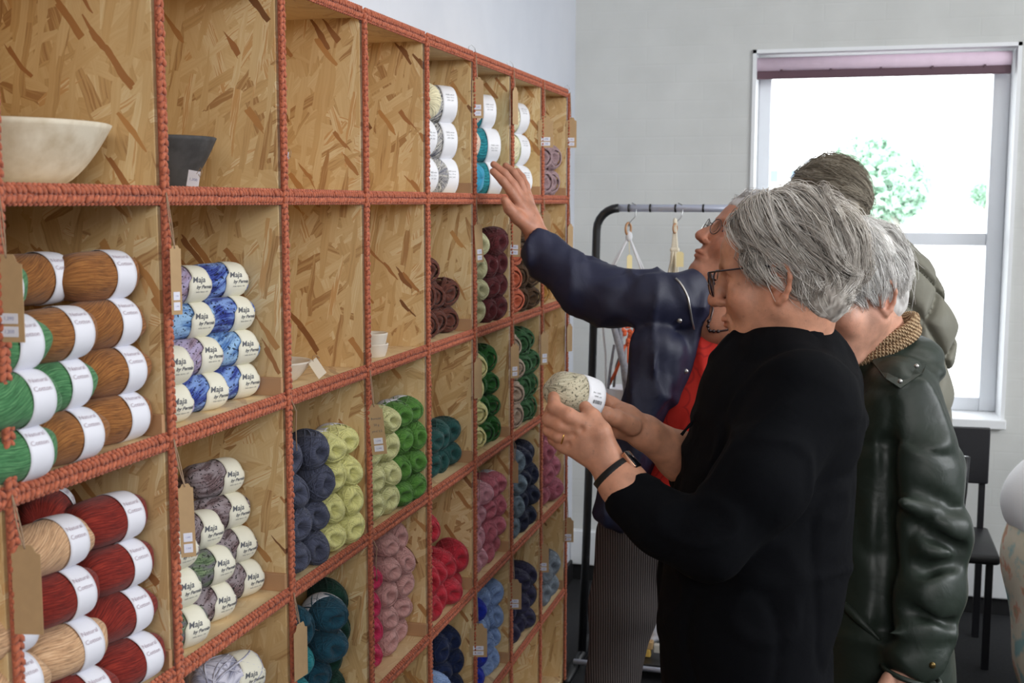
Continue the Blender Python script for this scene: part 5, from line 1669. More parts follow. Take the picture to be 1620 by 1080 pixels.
# ------------------------------------------------------------------ outside the window
def outside_tree(x, y, h_, r_, seed, label):
    t = empty('tree', (x, y, -3.0), label, 'tree', 'trees outside the window')
    rs2 = np.random.RandomState(seed)
    cpart('trunk', MB().tube([(x, y, -3), (x + 0.2, y, h_ * 0.5), (x, y, h_)], [0.10, 0.07, 0.05], 8), plain('bark', (180, 176, 168), 0.9), t, True)
    mb = MB()
    verts, faces = [], []
    for k in range(5200):
        c = rs2.normal(size=3); c /= np.linalg.norm(c); c *= rs2.uniform(0.55, 1.0)
        cl = (vnoise(np.array([c * 1.0]), 3.0, seed)[0])
        if cl < -0.15: continue
        p_ = np.array([x, y, h_]) + c * np.array([r_, r_, r_ * 0.85]) * (1 + 0.2 * cl)
        a = rs2.normal(size=3); a /= np.linalg.norm(a); b = np.cross(a, rs2.normal(size=3)); b /= np.linalg.norm(b)
        s2 = rs2.uniform(0.05, 0.10)
        k0 = len(verts)
        verts += [tuple(p_ - a * s2), tuple(p_ - b * s2 * 0.5), tuple(p_ + a * s2), tuple(p_ + b * s2 * 0.5)]
        faces.append((k0, k0 + 1, k0 + 2, k0 + 3))
    me = bpy.data.meshes.new('foliage'); me.from_pydata(verts, [], faces); me.update()
    me.materials.append(plain('leaf_green_outside', (176, 206, 186), 0.8))
    me.transform(Matrix(t.matrix_basis).inverted())
    f = link('foliage', me, None, t); f['kind'] = 'stuff'
for i, (px, py, yy, r_, lab) in enumerate([(1405, 300, 14.0, 0.40, 'pale green tree seen through the window, right of the bowed head'), (1375, 262, 17.0, 0.42, 'small far tree through the window, above the other tree'), (1556, 308, 20.0, 0.16, 'distant shrub at the right of the window view')]):
    p_ = on_y(px, py, yy)
    outside_tree(p_[0], p_[1], p_[2], r_, 40 + i, lab)
hb = on_y(1238, 292, 24.0)
hs = empty('building', (hb[0], 24.3, -3.0), 'white building with small windows, far outside at left of the window view', 'building')
M_RENDER = plain('white_render', (240, 240, 240), 0.9)
cpart('wall', MB().box((hb[0] - 1.6, 24.0, -3), (hb[0] + 1.3, 27, hb[2] + 0.42)), M_RENDER, hs)
cpart('roof', MB().box((hb[0] - 1.7, 23.9, hb[2] + 0.42), (hb[0] + 1.4, 27, hb[2] + 0.5)), plain('grey_roof', (160, 164, 170), 0.8), hs)
for dx in (-0.95, -0.35, 0.15, 0.62):
    for dz in (-1.1, -0.55, 0.05):
        cpart('small_window', MB().box((hb[0] + dx, 23.97, hb[2] + dz), (hb[0] + dx + 0.26, 24.01, hb[2] + dz + 0.22)), plain('window_blue_grey', (120, 140, 160), 0.3), hs)
gr = MB().box((-25, WB + T + 0.5, -3.1), (25, 60, -3.0)).build('ground_outside', plain('pale_paving', (190, 190, 184), 0.9), None, False); gr['kind'] = 'structure'
# ------------------------------------------------------------------ people
CF = np.array([-sy, cy, 0.0]); CR = np.array([cy, sy, 0.0]); CZ = np.array([0, 0, 1.0])
CB = np.stack([CR, CF, CZ], 1)          # columns: screen right, away, up
def dirv(r, f, u): return CR * r + CF * f + CZ * u
SKIN_A = skin_material('skin_warm', (196, 140, 112)); SKIN_B = skin_material('skin_ruddy', (184, 126, 100)); SKIN_C = skin_material('skin_light', (204, 152, 128))
def cloth(name, col, rough=0.8, noise=0.06, nscale=8, weave=900, wst=0.12, sheen=0.1, spec=0.3, coat=0.0):
    q = NT(name)
    tc = q.n('ShaderNodeTexCoord')
    nz = q.n('ShaderNodeTexNoise'); nz.inputs['Scale'].default_value = nscale; nz.inputs['Detail'].default_value = 5; q.l(tc.outputs['Object'], nz.inputs['Vector'])
    c = col
    r = q.ramp(nz.outputs['Fac'], [(0.3, srgb(tuple(v * (1 - noise) for v in c))), (0.7, srgb(tuple(min(255, v * (1 + noise)) for v in c)))])
    q.l(r.outputs[0], q.b.inputs['Base Color']); q.inp('Roughness', rough); q.inp('Specular IOR Level', spec)
    if sheen: q.inp('Sheen Weight', sheen); q.inp('Sheen Roughness', 0.4)
    n2 = q.n('ShaderNodeTexNoise'); n2.inputs['Scale'].default_value = weave; n2.inputs['Detail'].default_value = 1; q.l(tc.outputs['Object'], n2.inputs['Vector'])
    n3 = q.n('ShaderNodeTexNoise'); n3.inputs['Scale'].default_value = 14; n3.inputs['Detail'].default_value = 3; n3.inputs['Distortion'].default_value = 1.2; q.l(tc.outputs['Object'], n3.inputs['Vector'])
    q.bump(q.math('ADD', q.math('MULTIPLY', n2.outputs['Fac'], wst), n3.outputs['Fac']), 0.35, 0.006)
    if coat: q.inp('Coat Weight', coat); q.inp('Coat Roughness', 0.35)
    return q.m
def ridged(P, sc, seed, stretch=(1, 1, 1)):
    n = vnoise(P * np.array(stretch), sc, seed)
    return 1 - np.abs(n) * 2
def legs(par, hipL, hipR, footL, footR, mat, shoe, r0=0.095, r1=0.06, h=0.012, warp=None, name='trousers', pelvis=None):
    s = SDF()
    for a, b in ((hipL, footL), (hipR, footR)):
        a, b = np.array(a), np.array(b)
        m_ = (a + b) / 2 + np.array(CF) * -0.01
        s.chain([a, m_, b], [r0, r0 * 0.74, r1], 0.03)
    if pelvis is not None: s.ell(pelvis[0], pelvis[1], CB, 0.05)
    sdf_obj(name, s, h, mat, par, warp=warp, it=1)
    for b in (footL, footR):
        b = np.array(b)
        fd = dirv(-0.9, 0.2, 0)
        t = SDF().cone(np.array([b[0], b[1], 0.045]), np.array([b[0], b[1], 0.04]) + fd * 0.14, 0.045, 0.038, 0.03).half((0, 0, 0.0), (0, 0, 1), 0.004)
        sdf_obj('shoe', t, 0.008, shoe, par)
M_SHOE = plain('dark_leather_shoe', (30, 28, 28), 0.5)
M_FRAME = plain('dark_glasses_frame', (34, 24, 34), 0.3)
M_WIRE = plain('fine_metal_frame', (70, 62, 60), 0.35, metal=0.8)
M_LENS = NT('spectacle_lens'); M_LENS.inp('Transmission Weight', 1.0); M_LENS.inp('Roughness', 0.0); M_LENS.inp('IOR', 1.08); M_LENS = M_LENS.m
def local_obj(name, mb, mat, par, R, O, smooth=True):
    me = mb.mesh(name, smooth, mat)
    M = Matrix([[*R[i], O[i]] for i in range(3)] + [[0, 0, 0, 1]])
    me.transform(Matrix(par.matrix_basis).inverted() @ M)
    return link(name, me, None, par)
def glasses(par, R, O, mat, cat_eye=True, rad=0.0014, dy=0.108, dz=0.0, rx=0.025, rz=0.020, label=None, tz=0.010, drop=0.0):
    g = MB()
    for q_ in (1, -1):
        pts = []
        for k in range(24):
            a = 2 * PI * k / 24
            x = q_ * (0.034 + rx * math.cos(a)); z = dz + rz * math.sin(a)
            if cat_eye:
                z += 0.006 * max(0, math.cos(a)) * (1 if math.sin(a) > -0.2 else 0.2)
                z = z if z < dz + rz * 0.95 else dz + rz * 0.95
            pts.append((x, dy - abs(x) * 0.18 + 0.004 - (z - dz) * -0.12, z))
        g.tube(pts, rad, 7, closed=True)
        hx = q_ * (0.034 + rx)
        g.tube([(hx, dy - 0.006, dz + tz), (q_ * 0.074, 0.07, dz + tz + 0.002), (q_ * 0.080, 0.01, dz + tz + 0.004 + drop), (q_ * 0.079, -0.012, dz + tz - 0.004 + drop)], rad * 0.9, 7)
    g.tube([(0.011, dy, dz + 0.004), (0, dy + 0.003, dz + 0.007), (-0.011, dy, dz + 0.004)], rad, 7)
    o = local_obj('glasses', g, mat, par, R, O)
    if label: o['label'] = label
    ln = MB()
    for q_ in (1, -1):
        ln.ell((q_ * 0.034, dy - 0.002, dz), (rx * 0.96, 0.0008, rz * 0.94), 20, 10)
    l_ = local_obj('lenses', ln, M_LENS, par, R, O)
    l_.parent = o; 
    return o
def eyes(par, R, O, closed=False):
    for q_ in (1, -1):
        e = MB().ell((q_ * 0.031, 0.0725, 0.004), (0.0118, 0.0118, 0.0118), 16, 12)
        o = local_obj('eye', e, plain('eye_white', (214, 204, 196), 0.2), par, R, O)
        i_ = MB().ell((q_ * 0.031, 0.0815, 0.003), (0.0055, 0.0032, 0.0055), 12, 8)
        j = local_obj('iris', i_, plain('iris_grey_blue', (70, 80, 92), 0.2), par, R, O); j.parent = o
def person(name_loc, label):
    return empty('person', name_loc, label, 'person')

# ================= the woman in black (nearest) =================
ZA = 1.97
A0 = W(1210, 900, 2.0)
pA = person((A0[0], A0[1], 0.0), 'grey-haired person in black long-sleeved top and dark glasses holding a beige yarn ball')
OA = W(1238, 438, ZA)
yawA, pitA = math.radians(22), math.radians(6)
fA = dirv(-math.cos(yawA) * math.cos(pitA), math.sin(yawA) * math.cos(pitA), -math.sin(pitA))
RA = frame_from(fA)
s = head_sdf(jowl=1, neck_dir=(0, 0.010, -0.15)).xf(RA, OA)
for (a, b, r) in (((-0.052, 0.040, -0.098), (-0.030, 0.030, -0.125), 0.003), ((-0.060, 0.070, 0.000), (-0.066, 0.055, 0.008), 0.0014), ((-0.060, 0.070, -0.006), (-0.068, 0.055, -0.008), 0.0014)):
    s.add(SDF().cone(a, b, r, r, 0.006, 's').xf(RA, OA))
VH, QH = sdf_mesh(s, 0.0026, it=1)
# left arm (near the lens): forearm and hand under the ball
h1 = SDF()
def q3(px, py, Z): return W(px, py, Z)
ZL_ = 1.88
wr = q3(962, 737, ZL_)
h1.cone(q3(1030, 815, 1.845), q3(985, 765, 1.87), 0.040, 0.034, 0.02)
h1.cone(q3(985, 765, 1.87), wr, 0.034, 0.0275, 0.02)
kn_ = [q3(927, 672, 1.872), q3(911, 678, 1.880), q3(900, 692, 1.888), q3(896, 707, 1.896)]
for k_, rr in zip(kn_, (0.0135, 0.0135, 0.0125, 0.0115)):
    h1.cone(q3(957, 728, ZL_), k_, 0.0185, rr, 0.012)
h1.ell(q3(935, 702, 1.885), (0.028, 0.018, 0.030), CB, 0.015)
fing = [
    ([kn_[0], q3(899, 657, 1.872), q3(877, 644, 1.885), q3(876, 628, 1.915)], [0.0130, 0.0122, 0.0112, 0.0095]),
    ([kn_[1], q3(888, 672, 1.880), q3(869, 663, 1.893), q3(872, 646, 1.922)], [0.0128, 0.0120, 0.0110, 0.0092]),
    ([kn_[2], q3(884, 688, 1.888), q3(869, 680, 1.902), q3(874, 664, 1.928)], [0.0118, 0.0112, 0.0102, 0.0088]),
    ([kn_[3], q3(887, 703, 1.896), q3(876, 695, 1.908), q3(881, 681, 1.930)], [0.0105, 0.0098, 0.0090, 0.0080])]
for p_, r in fing: h1.chain(p_, r, 0.0045)
h1.chain([q3(962, 716, 1.872), q3(951, 683, 1.868), q3(937, 660, 1.878), q3(926, 644, 1.895)], [0.020, 0.0150, 0.0125, 0.0100], 0.009)
for (a, b) in ((kn_[0], kn_[1]), (kn_[1], kn_[2]), (kn_[2], kn_[3])):   # dips between the knuckles
    m_ = (a + b) / 2
    h1.sph(m_ - CF * 0.016, 0.0035, 0.006, 's')
VL_, QL_ = sdf_mesh(h1, 0.0020, it=1)
# right arm (far): forearm, thumb on the ball, fingers behind it
h2_ = SDF()
h2_.chain([q3(1150, 785, 2.16), q3(1078, 722, 2.10), q3(1020, 684, 2.04)], [0.048, 0.040, 0.0275], 0.02)
h2_.chain([q3(1020, 684, 2.04), q3(985, 666, 2.02)], [0.027, 0.024], 0.015)
h2_.ell(q3(988, 662, 2.02), (0.026, 0.022, 0.024), CB, 0.015)
h2_.chain([q3(1000, 674, 2.00), q3(975, 661, 1.975), q3(958, 655, 1.965), q3(945, 650, 1.963)], [0.0165, 0.0135, 0.0120, 0.0098], 0.006)
h2_.chain([q3(993, 652, 2.03), q3(968, 638, 2.03), q3(952, 628, 2.025), q3(936, 622, 2.02)], [0.0125, 0.0110, 0.0100, 0.0085], 0.005)
h2_.chain([q3(990, 660, 2.05), q3(962, 648, 2.05), q3(944, 640, 2.04), q3(930, 634, 2.03)], [0.0125, 0.0110, 0.0100, 0.0085], 0.005)
h2_.chain([q3(984, 676, 2.04), q3(962, 670, 2.03), q3(948, 662, 2.02), q3(936, 652, 2.015)], [0.0120, 0.0105, 0.0095, 0.0085], 0.005)
h2_.chain([q3(990, 686, 2.03), q3(970, 684, 2.02), q3(957, 676, 2.01), q3(946, 666, 2.01)], [0.0110, 0.0095, 0.0088, 0.0080], 0.005)
VR_, QR_ = sdf_mesh(h2_, 0.0022, it=1)
tors = SDF()
tors.ell(q3(1225, 720, 2.0), (0.11, 0.15, 0.17), CB, 0.05).ell(q3(1190, 930, 2.0), (0.11, 0.15, 0.2), CB, 0.05)
tors.cone(q3(1238, 540, 1.98), q3(1240, 640, 2.0), 0.05, 0.06, 0.03)
VT_, QT_ = sdf_mesh(tors, 0.012)
V, Q = joined([(VH, QH), (VL_, QL_), (VR_, QR_), (VT_, QT_)])
tn = head_tint(V, RA, OA, (0.94, 0.60, 0.60))
red = np.array([1.0, 0.80, 0.74])
for p_, _ in fing:
    for c_ in (p_[1], p_[2], p_[3]):
        d = np.linalg.norm(V - c_, axis=1); w_ = np.clip(1.4 - d / 0.013, 0, 1)[:, None] * 0.5
        tn = tn * (1 - w_) + tn * red * w_
me = to_mesh('person_body', V, Q, SKIN_A, tn); me.transform(Matrix(pA.matrix_basis).inverted())
link('body', me, None, pA)
M_BLACK = cloth('black_jersey', (5, 6, 10), 0.9, sheen=0.0, spec=0.12)
g = SDF()
g.ell(q3(1222, 690, 2.0), (0.130, 0.185, 0.20), CB, 0.05)
g.ell(q3(1262, 640, 2.0), (0.090, 0.175, 0.11), CB, 0.05)
g.ell(q3(1196, 860, 2.0), (0.148, 0.185, 0.20), CB, 0.06)
g.ell(q3(1174, 1000, 2.0), (0.134, 0.19, 0.17), CB, 0.06)
g.ell(q3(1182, 1110, 2.0), (0.125, 0.19, 0.12), CB, 0.06)
g.chain([q3(1243, 556, 1.98), q3(1256, 592, 2.0), q3(1240, 640, 2.0)], [0.058, 0.088, 0.11], 0.03)
g.chain([q3(1282, 545, 2.0), q3(1296, 605, 2.0)], [0.030, 0.058], 0.03)
# near sleeve
g.chain([q3(1268, 632, 1.86), q3(1205, 760, 1.80), q3(1122, 858, 1.80), q3(1050, 828, 1.83), q3(1000, 790, 1.862)], [0.078, 0.066, 0.054, 0.048, 0.043], 0.025)
# far sleeve
g.chain([q3(1240, 630, 2.17), q3(1180, 730, 2.22), q3(1150, 790, 2.18), q3(1105, 750, 2.13)], [0.075, 0.062, 0.055, 0.052], 0.03)
cd = q3(992, 780, 1.867) - q3(1030, 815, 1.845); cd /= np.linalg.norm(cd)
g.ell(q3(990, 779, 1.866) + cd * 0.035, (0.055, 0.055, 0.032), frame_from(np.cross(cd, CZ), cd), 0.004, 's')
def wA(P):
    return 0.005 * crease(P, 9, 3, (1.3, 1, 0.7), CB) - 0.005 * crease(P, 10, 5, (0.8, 1, 1.3), CB) + 0.002 * vnoise(P, 25, 4)
# scoop out the neck hole
neckc = q3(1240, 541, 1.975)
sdf_obj('long_sleeved_top', g, 0.0062, M_BLACK, pA, warp=wA, it=1)
# stand collar with a slit at the front
ring = []
for k in range(30):
    a = 2 * PI * k / 30
    ring.append(neckc + CB @ np.array([0.060 * math.cos(a), 0.062 * math.sin(a), 0.022 * math.cos(a)]))
cpart('collar', MB().tube(ring, 0.0125, 10, closed=True, flat=1.3), M_BLACK, pA, True)
cpart('drawstring', MB().tube([q3(1098, 664, 1.93), q3(1092, 672, 1.925), q3(1086, 678, 1.922), q3(1078, 688, 1.922)], [0.0015, 0.003, 0.002, 0.0028], 7), M_BLACK, pA, True)
hipc = q3(1180, 1090, 2.0)
legs(pA, hipc + dirv(0.0, -0.09, -0.06), hipc + dirv(0, 0.09, -0.06), np.array([hipc[0], hipc[1], 0]) + dirv(0.03, -0.1, 0.06), np.array([hipc[0], hipc[1], 0]) + dirv(-0.03, 0.1, 0.06), cloth('dark_navy_trousers', (24, 27, 40), 0.85), M_SHOE, pelvis=(hipc + dirv(0, 0, -0.03), (0.115, 0.17, 0.12)))
glasses(pA, RA, OA, M_FRAME, True, 0.0016, dy=0.112, dz=-0.001, label='dark cat-eye glasses', tz=0.020)
eyes(pA, RA, OA)
# watch on the left wrist
wd = wr - q3(985, 765, 1.87); wd /= np.linalg.norm(wd)
wc = q3(973, 751, 1.875)
side = np.cross(wd, CF); side /= np.linalg.norm(side); nrm_ = np.cross(side, wd)
strap = []
mbw = MB()
prof_w = []
RW = np.stack([side, nrm_, wd], 1)
for (rr, hh) in ((0.0310, -0.0105), (0.0352, -0.0095), (0.0352, 0.0095), (0.0310, 0.0105)):
    prof_w.append((rr, hh))
mbw.lathe(prof_w + [prof_w[0]], 36)
M4 = Matrix([[*RW[i], wc[i]] for i in range(3)] + [[0, 0, 0, 1]])
me = mbw.mesh('watch_strap', True, plain('black_rubber_strap', (16, 16, 18), 0.5)); me.transform(Matrix(pA.matrix_basis).inverted() @ M4)
ws = link('watch_strap', me, None, pA)
fdir = q3(994, 737, 1.865) - wc; fdir -= wd * (fdir @ wd); fdir /= np.linalg.norm(fdir)
f2 = np.cross(wd, fdir)
RF = np.stack([f2, fdir, wd], 1)
M5 = Matrix([[*RF[i], (wc + fdir * 0.036)[i]] for i in range(3)] + [[0, 0, 0, 1]])
me = MB().box((-0.011, -0.003, -0.016), (0.011, 0.005, 0.016), 0.003).mesh('watch_case', True, plain('watch_glass_black', (18, 18, 22), 0.1)); me.transform(Matrix(pA.matrix_basis).inverted() @ M5)
link('watch_case', me, None, ws)
me = MB().box((-0.0125, -0.004, -0.014), (-0.0105, 0.004, 0.014), 0.001).mesh('rose_gold_clasp', True, plain('rose_gold', (222, 170, 140), 0.25, metal=1.0)); me.transform(Matrix(pA.matrix_basis).inverted() @ M5)
link('metal_link', me, None, ws)
# ring
rc = (fing[2][0][0] * 0.42 + fing[2][0][1] * 0.58); rd = fing[2][0][1] - fing[2][0][0]; rd /= np.linalg.norm(rd)
a_ = np.cross(rd, CZ); a_ /= np.linalg.norm(a_); b_ = np.cross(rd, a_)
cpart('gold_ring', MB().tube([rc + 0.0124 * (math.cos(t) * a_ + math.sin(t) * b_) for t in np.linspace(0, 2 * PI, 24, endpoint=False)], 0.0014, 7, closed=True), plain('gold', (214, 170, 96), 0.25, metal=1.0), pA, True)
# hair: layered grey bob, swept back from the face
def maskA(p):
    y, z, x = p[:, 1], p[:, 2], np.abs(p[:, 0])
    face = (y > 0.052 - 0.15 * np.clip(z, -0.05, 0.02)) & (z < 0.080)
    low = z < np.where(y > -0.015, 0.030, -0.055)
    return ~(face | low)
def combA(P, roots, t):
    x, y, z = P[:, 0], P[:, 1], P[:, 2]
    d = np.zeros_like(P)
    front = np.clip((roots[:, 1] - 0.0) / 0.08, 0, 1)
    top = np.clip((roots[:, 2] - 0.08) / 0.05, 0, 1)
    sgn = np.where(roots[:, 0] > -0.02, 1.0, -1.0)
    sgn = np.where(roots[:, 0] < 0, -1.0, 1.0)
    d[:, 1] = -0.55 - 0.5 * t + 0.9 * front * (t < 0.35)
    d[:, 0] = sgn * (0.9 * top + 0.35)
    d[:, 2] = -0.9 - 0.6 * t + 1.1 * top * (t < 0.4) * 0.6
    return d
GREY = [(88, 80, 74), (150, 140, 130), (200, 192, 182), (226, 220, 212), (242, 238, 232)]
shellA = ((0, -0.015, 0.047), (0.080, 0.100, 0.090))
capA = SDF().ell(shellA[0], (0.084, 0.105, 0.095), k=0.01)
capA.ell((0, -0.055, -0.020), (0.066, 0.058, 0.062), k=0.03)
capA.ell((0, 0.075, -0.02), (0.10, 0.050, 0.075), None, 0.02, 's')
capA.ell((0.075, 0.006, -0.035), (0.03, 0.032, 0.050), None, 0.01, 's')
capA.ell((-0.075, 0.006, -0.035), (0.03, 0.032, 0.050), None, 0.01, 's')
def cap_tint(pal, R, O, scale=(60, 60, 14), seed=1):
    pl = np.array([srgb(p)[:3] for p in pal])
    def f(V):
        L = (V - O) @ R
        n = np.clip(vnoise(L * np.array([1.0, 1.0, 0.25]), 190, seed) * 0.5 + 0.5 + 0.2 * vnoise(L, 30, seed + 2), 0, 0.999) * (len(pl) - 1)
        i0 = n.astype(int); fr = (n - i0)[:, None]
        return pl[i0] * (1 - fr) + pl[np.minimum(i0 + 1, len(pl) - 1)] * fr
    return f
def hair_cap(name, par, cap, R, O, pal, h=0.004, amp=0.003, seed=2):
    return sdf_obj(name, cap.xf(R, O), h, M_HAIR, par, warp=lambda P: amp * vnoise(((P - O) @ R) * np.array([1, 1, 0.4]), 90, seed), it=1, tintf=cap_tint(pal, R, O, seed=seed))
hair_cap('hair', pA, capA, RA, OA, GREY[:4])
def keepA(pts):
    # strands leave the face free
    end = pts[:, -1]; mid = pts[:, pts.shape[1] // 2]
    bad = (end[:, 1] > 0.058) & (end[:, 2] < 0.05)
    bad |= (mid[:, 1] > 0.066) & (mid[:, 2] < 0.082)
    bad |= (end[:, 1] > 0.075) & (end[:, 2] < 0.08)
    return ~bad
def lenA(r):
    return np.where(r[:, 1] < -0.03, 0.10, np.where(r[:, 2] < 0.06, 0.055, 0.105))
ho = hair(pA, RA, OA, maskA, combA, shellA, lenA, 11000, GREY, rad=0.0007, seg=9, seed=5, curl=0.5, clump=0.9, lift=(0.002, 0.024), keep=keepA, name='hair_strands', locks=420, lock_r=0.0055, tip=0.3)

# beige speckled ball in her hands
bc = q3(908, 624, 1.952)
bd_ = dirv(0.86, 0.42, -0.28); bd_ /= np.linalg.norm(bd_)
yb_ = math.atan2(bd_[1], bd_[0]); pb_ = math.asin(bd_[2])
YC['beige flecked'] = yarn_mat('beige_flecked', (172, 164, 138), (206, 200, 176), (196, 186, 160), speck=1, vs=30, fine=0.6, speck_v=0.62)
hb_ = skein('beige flecked', 'smooth', None, bc, 0.050, 0.036, yb_, pb_, 0.4, 'beige flecked yarn ball with white paper band held in both hands', None, seed=1, sq=0.96)
if 'group' in hb_: del hb_['group']
kb = band_mesh(0.050, 0.036, 0.12, 0.80, M_BANDW, 2.9, 0.46, 0.96, straight=0.7, off=0.0016)
bdo = link('paper_band', kb, None, hb_)
bars = []
rb = np.random.RandomState(4)
mbb = MB(); xx = -0.008
while xx < 0.008:
    w_ = rb.choice([0.0004, 0.0007, 0.001]); mbb.box((xx, -0.003, -0.00005), (xx + w_, 0.003, 0.00005)); xx += w_ + rb.choice([0.0004, 0.0007])
bm_ = mbb.mesh('barcode', False, M_INK)
PR = merge_meshes([text_mesh('Art. 3302', 0.0038, M_INK), text_mesh('100% uld', 0.0038, M_INK), bm_], 'label_print', M_INK, [(-0.002, 0.012, 0), (0, 0.006, 0), (0.001, -0.003, 0)])
link('printed_text', wrap_text(PR, 0.050, 0.036, 0.46, 2.7, 2.9, 0.46, 0.96, off=0.0028, straight=0.7), None, bdo)

# ================= the woman in the navy jacket =================
ZB = 2.80
B0 = W(1110, 800, 2.85)
pB = person((B0[0], B0[1], 0.0), 'person in navy jacket and red shirt reaching up to the yarn, face raised')
OB = W(1181, 397, ZB)
yw, pt_ = math.radians(10), math.radians(32)
fB = dirv(-math.cos(yw) * math.cos(pt_), -math.sin(yw) * math.cos(pt_), math.sin(pt_))
RB = frame_from(fB)
s = head_sdf(jowl=1, neck_dir=(0, -0.02, -0.17)).xf(RB, OB)
s.cone(OB + RB @ np.array([0, 0.0, -0.06]), q3(1165, 500, 2.80), 0.055, 0.062, 0.03)
s.ell(q3(1165, 520, 2.80), (0.10, 0.07, 0.05), CB, 0.04)
VH, QH = sdf_mesh(s, 0.0030, it=1)
hB = SDF()
zb_ = 2.87
hB.chain([q3(880, 420, 2.86), q3(852, 380, zb_), q3(840, 352, zb_)], [0.030, 0.0275, 0.026], 0.015)
kB = [q3(824, 326, 2.845), q3(826, 316, 2.865), q3(831, 312, 2.885), q3(836, 313, 2.905)]
for k_, rr in zip(kB, (0.0135, 0.0135, 0.0125, 0.0115)): hB.cone(q3(842, 356, zb_), k_, 0.019, rr, 0.012)
hB.ell(q3(832, 338, 2.875), (0.022, 0.028, 0.028), CB, 0.015)
fB_ = [([kB[0], q3(808, 302, 2.835), q3(795, 286, 2.83), q3(780, 271, 2.83)], [0.0125, 0.0112, 0.0100, 0.0082]),
       ([kB[1], q3(812, 292, 2.855), q3(798, 274, 2.85), q3(781, 260, 2.85)], [0.0125, 0.0112, 0.0100, 0.0082]),
       ([kB[2], q3(822, 288, 2.88), q3(812, 272, 2.88), q3(800, 262, 2.88)], [0.0118, 0.0106, 0.0095, 0.0080]),
       ([kB[3], q3(832, 294, 2.905), q3(826, 280, 2.91), q3(818, 270, 2.91)], [0.0105, 0.0095, 0.0085, 0.0075])]
for p_, r in fB_: hB.chain(p_, r, 0.004)
hB.chain([q3(838, 360, 2.855), q3(819, 344, 2.835), q3(806, 330, 2.825), q3(799, 317, 2.82)], [0.019, 0.0150, 0.0125, 0.0100], 0.009)
lw = q3(1234, 812, 2.85)
for i in range(4):
    hB.chain([lw, lw + dirv(-0.02 + 0.012 * i, -0.01, -0.075), lw + dirv(-0.025 + 0.013 * i, -0.02, -0.115), lw + dirv(-0.02 + 0.012 * i, -0.005, -0.145 + 0.004 * abs(i - 1))], [0.022, 0.0115, 0.0100, 0.0082], 0.006)
hB.chain([lw, lw + dirv(-0.035, -0.02, -0.05), lw + dirv(-0.04, -0.03, -0.085)], [0.020, 0.0125, 0.0095], 0.008)
VL_, QL_ = sdf_mesh(hB, 0.0026, it=1)
tors = SDF().ell(q3(1130, 620, 2.86), (0.12, 0.10, 0.2), CB, 0.04).chain([q3(1085, 480, 2.83), q3(925, 455, 2.83), q3(865, 400, 2.865)], [0.05, 0.04, 0.033], 0.02)
VT_, QT_ = sdf_mesh(tors, 0.012)
V, Q = joined([(VH, QH), (VL_, QL_), (VT_, QT_)])
BV['bodyB'] = BVHTree.FromPolygons(V.tolist(), Q.tolist())
me = to_mesh('person_body', V, Q, SKIN_B, head_tint(V, RB, OB, (0.9, 0.66, 0.64))); me.transform(Matrix(pB.matrix_basis).inverted())
link('body', me, None, pB)
M_NAVY = cloth('navy_shell_fabric', (30, 33, 58), 0.55, sheen=0.0, spec=0.5)
j = SDF()
j.ell(q3(1130, 545, 2.86), (0.150, 0.125, 0.165), CB, 0.05)
j.ell(q3(1118, 680, 2.86), (0.172, 0.135, 0.19), CB, 0.05)
j.ell(q3(1105, 790, 2.86), (0.195, 0.150, 0.12), CB, 0.05)
j.chain([q3(1095, 482, 2.80), q3(1030, 476, 2.79), q3(968, 470, 2.82), q3(918, 450, 2.84), q3(868, 408, 2.86), q3(846, 388, 2.866)], [0.075, 0.066, 0.066, 0.060, 0.048, 0.0415], 0.03)
for t in (0, 0.33, 0.66, 1.0):     # the open front hanging forward
    j.cone(q3(1040, 560, 2.76), q3(952 + 90 * t, 800 + 26 * (1 - abs(2 * t - 0.6)), 2.76), 0.05, 0.022, 0.03)
j.chain([q3(1086, 450, 2.76), q3(1104, 446, 2.78), q3(1150, 455, 2.88), q3(1210, 460, 2.88)], [0.026, 0.026, 0.03, 0.035], 0.03)
cdv = q3(846, 388, 2.866) - q3(868, 408, 2.86); cdv /= np.linalg.norm(cdv)
j.ell(q3(836, 380, 2.868) + cdv * 0.02, (0.06, 0.06, 0.030), frame_from(np.cross(cdv, CZ), cdv), 0.004, 's')
j.ell(q3(848, 390, 2.866), (0.0345, 0.0345, 0.030), frame_from(np.cross(cdv, CZ), cdv), 0.004, 's')
j.chain([q3(1190, 455, 2.70), q3(1165, 600, 2.70), q3(1130, 720, 2.69), q3(1115, 800, 2.69)], [0.088, 0.112, 0.152, 0.175], 0.012, 's')
# the far half of the jacket and its hanging sleeve
j.ell(q3(1232, 560, 2.90), (0.060, 0.105, 0.14), CB, 0.03).ell(q3(1236, 700, 2.90), (0.062, 0.12, 0.17), CB, 0.03).ell(q3(1232, 800, 2.90), (0.07, 0.13, 0.10), CB, 0.03)
j.chain([q3(1222, 490, 2.93), q3(1248, 620, 2.96), q3(1246, 730, 2.93), q3(1236, 800, 2.86)], [0.066, 0.060, 0.054, 0.045], 0.03)
def wB(P):
    arm = np.clip(((P - q3(1010, 476, 2.8)) @ (-CR)) / 0.08, 0, 1)
    return -0.008 * crease(P, 10, 21, (1.7, 1, 0.55), CB) + 0.007 * crease(P, 11, 23, (1.2, 1, 0.8), CB) + 0.003 * vnoise(P, 20, 22)
sdf_obj('open_jacket', j, 0.0072, M_NAVY, pB, warp=wB, it=1)
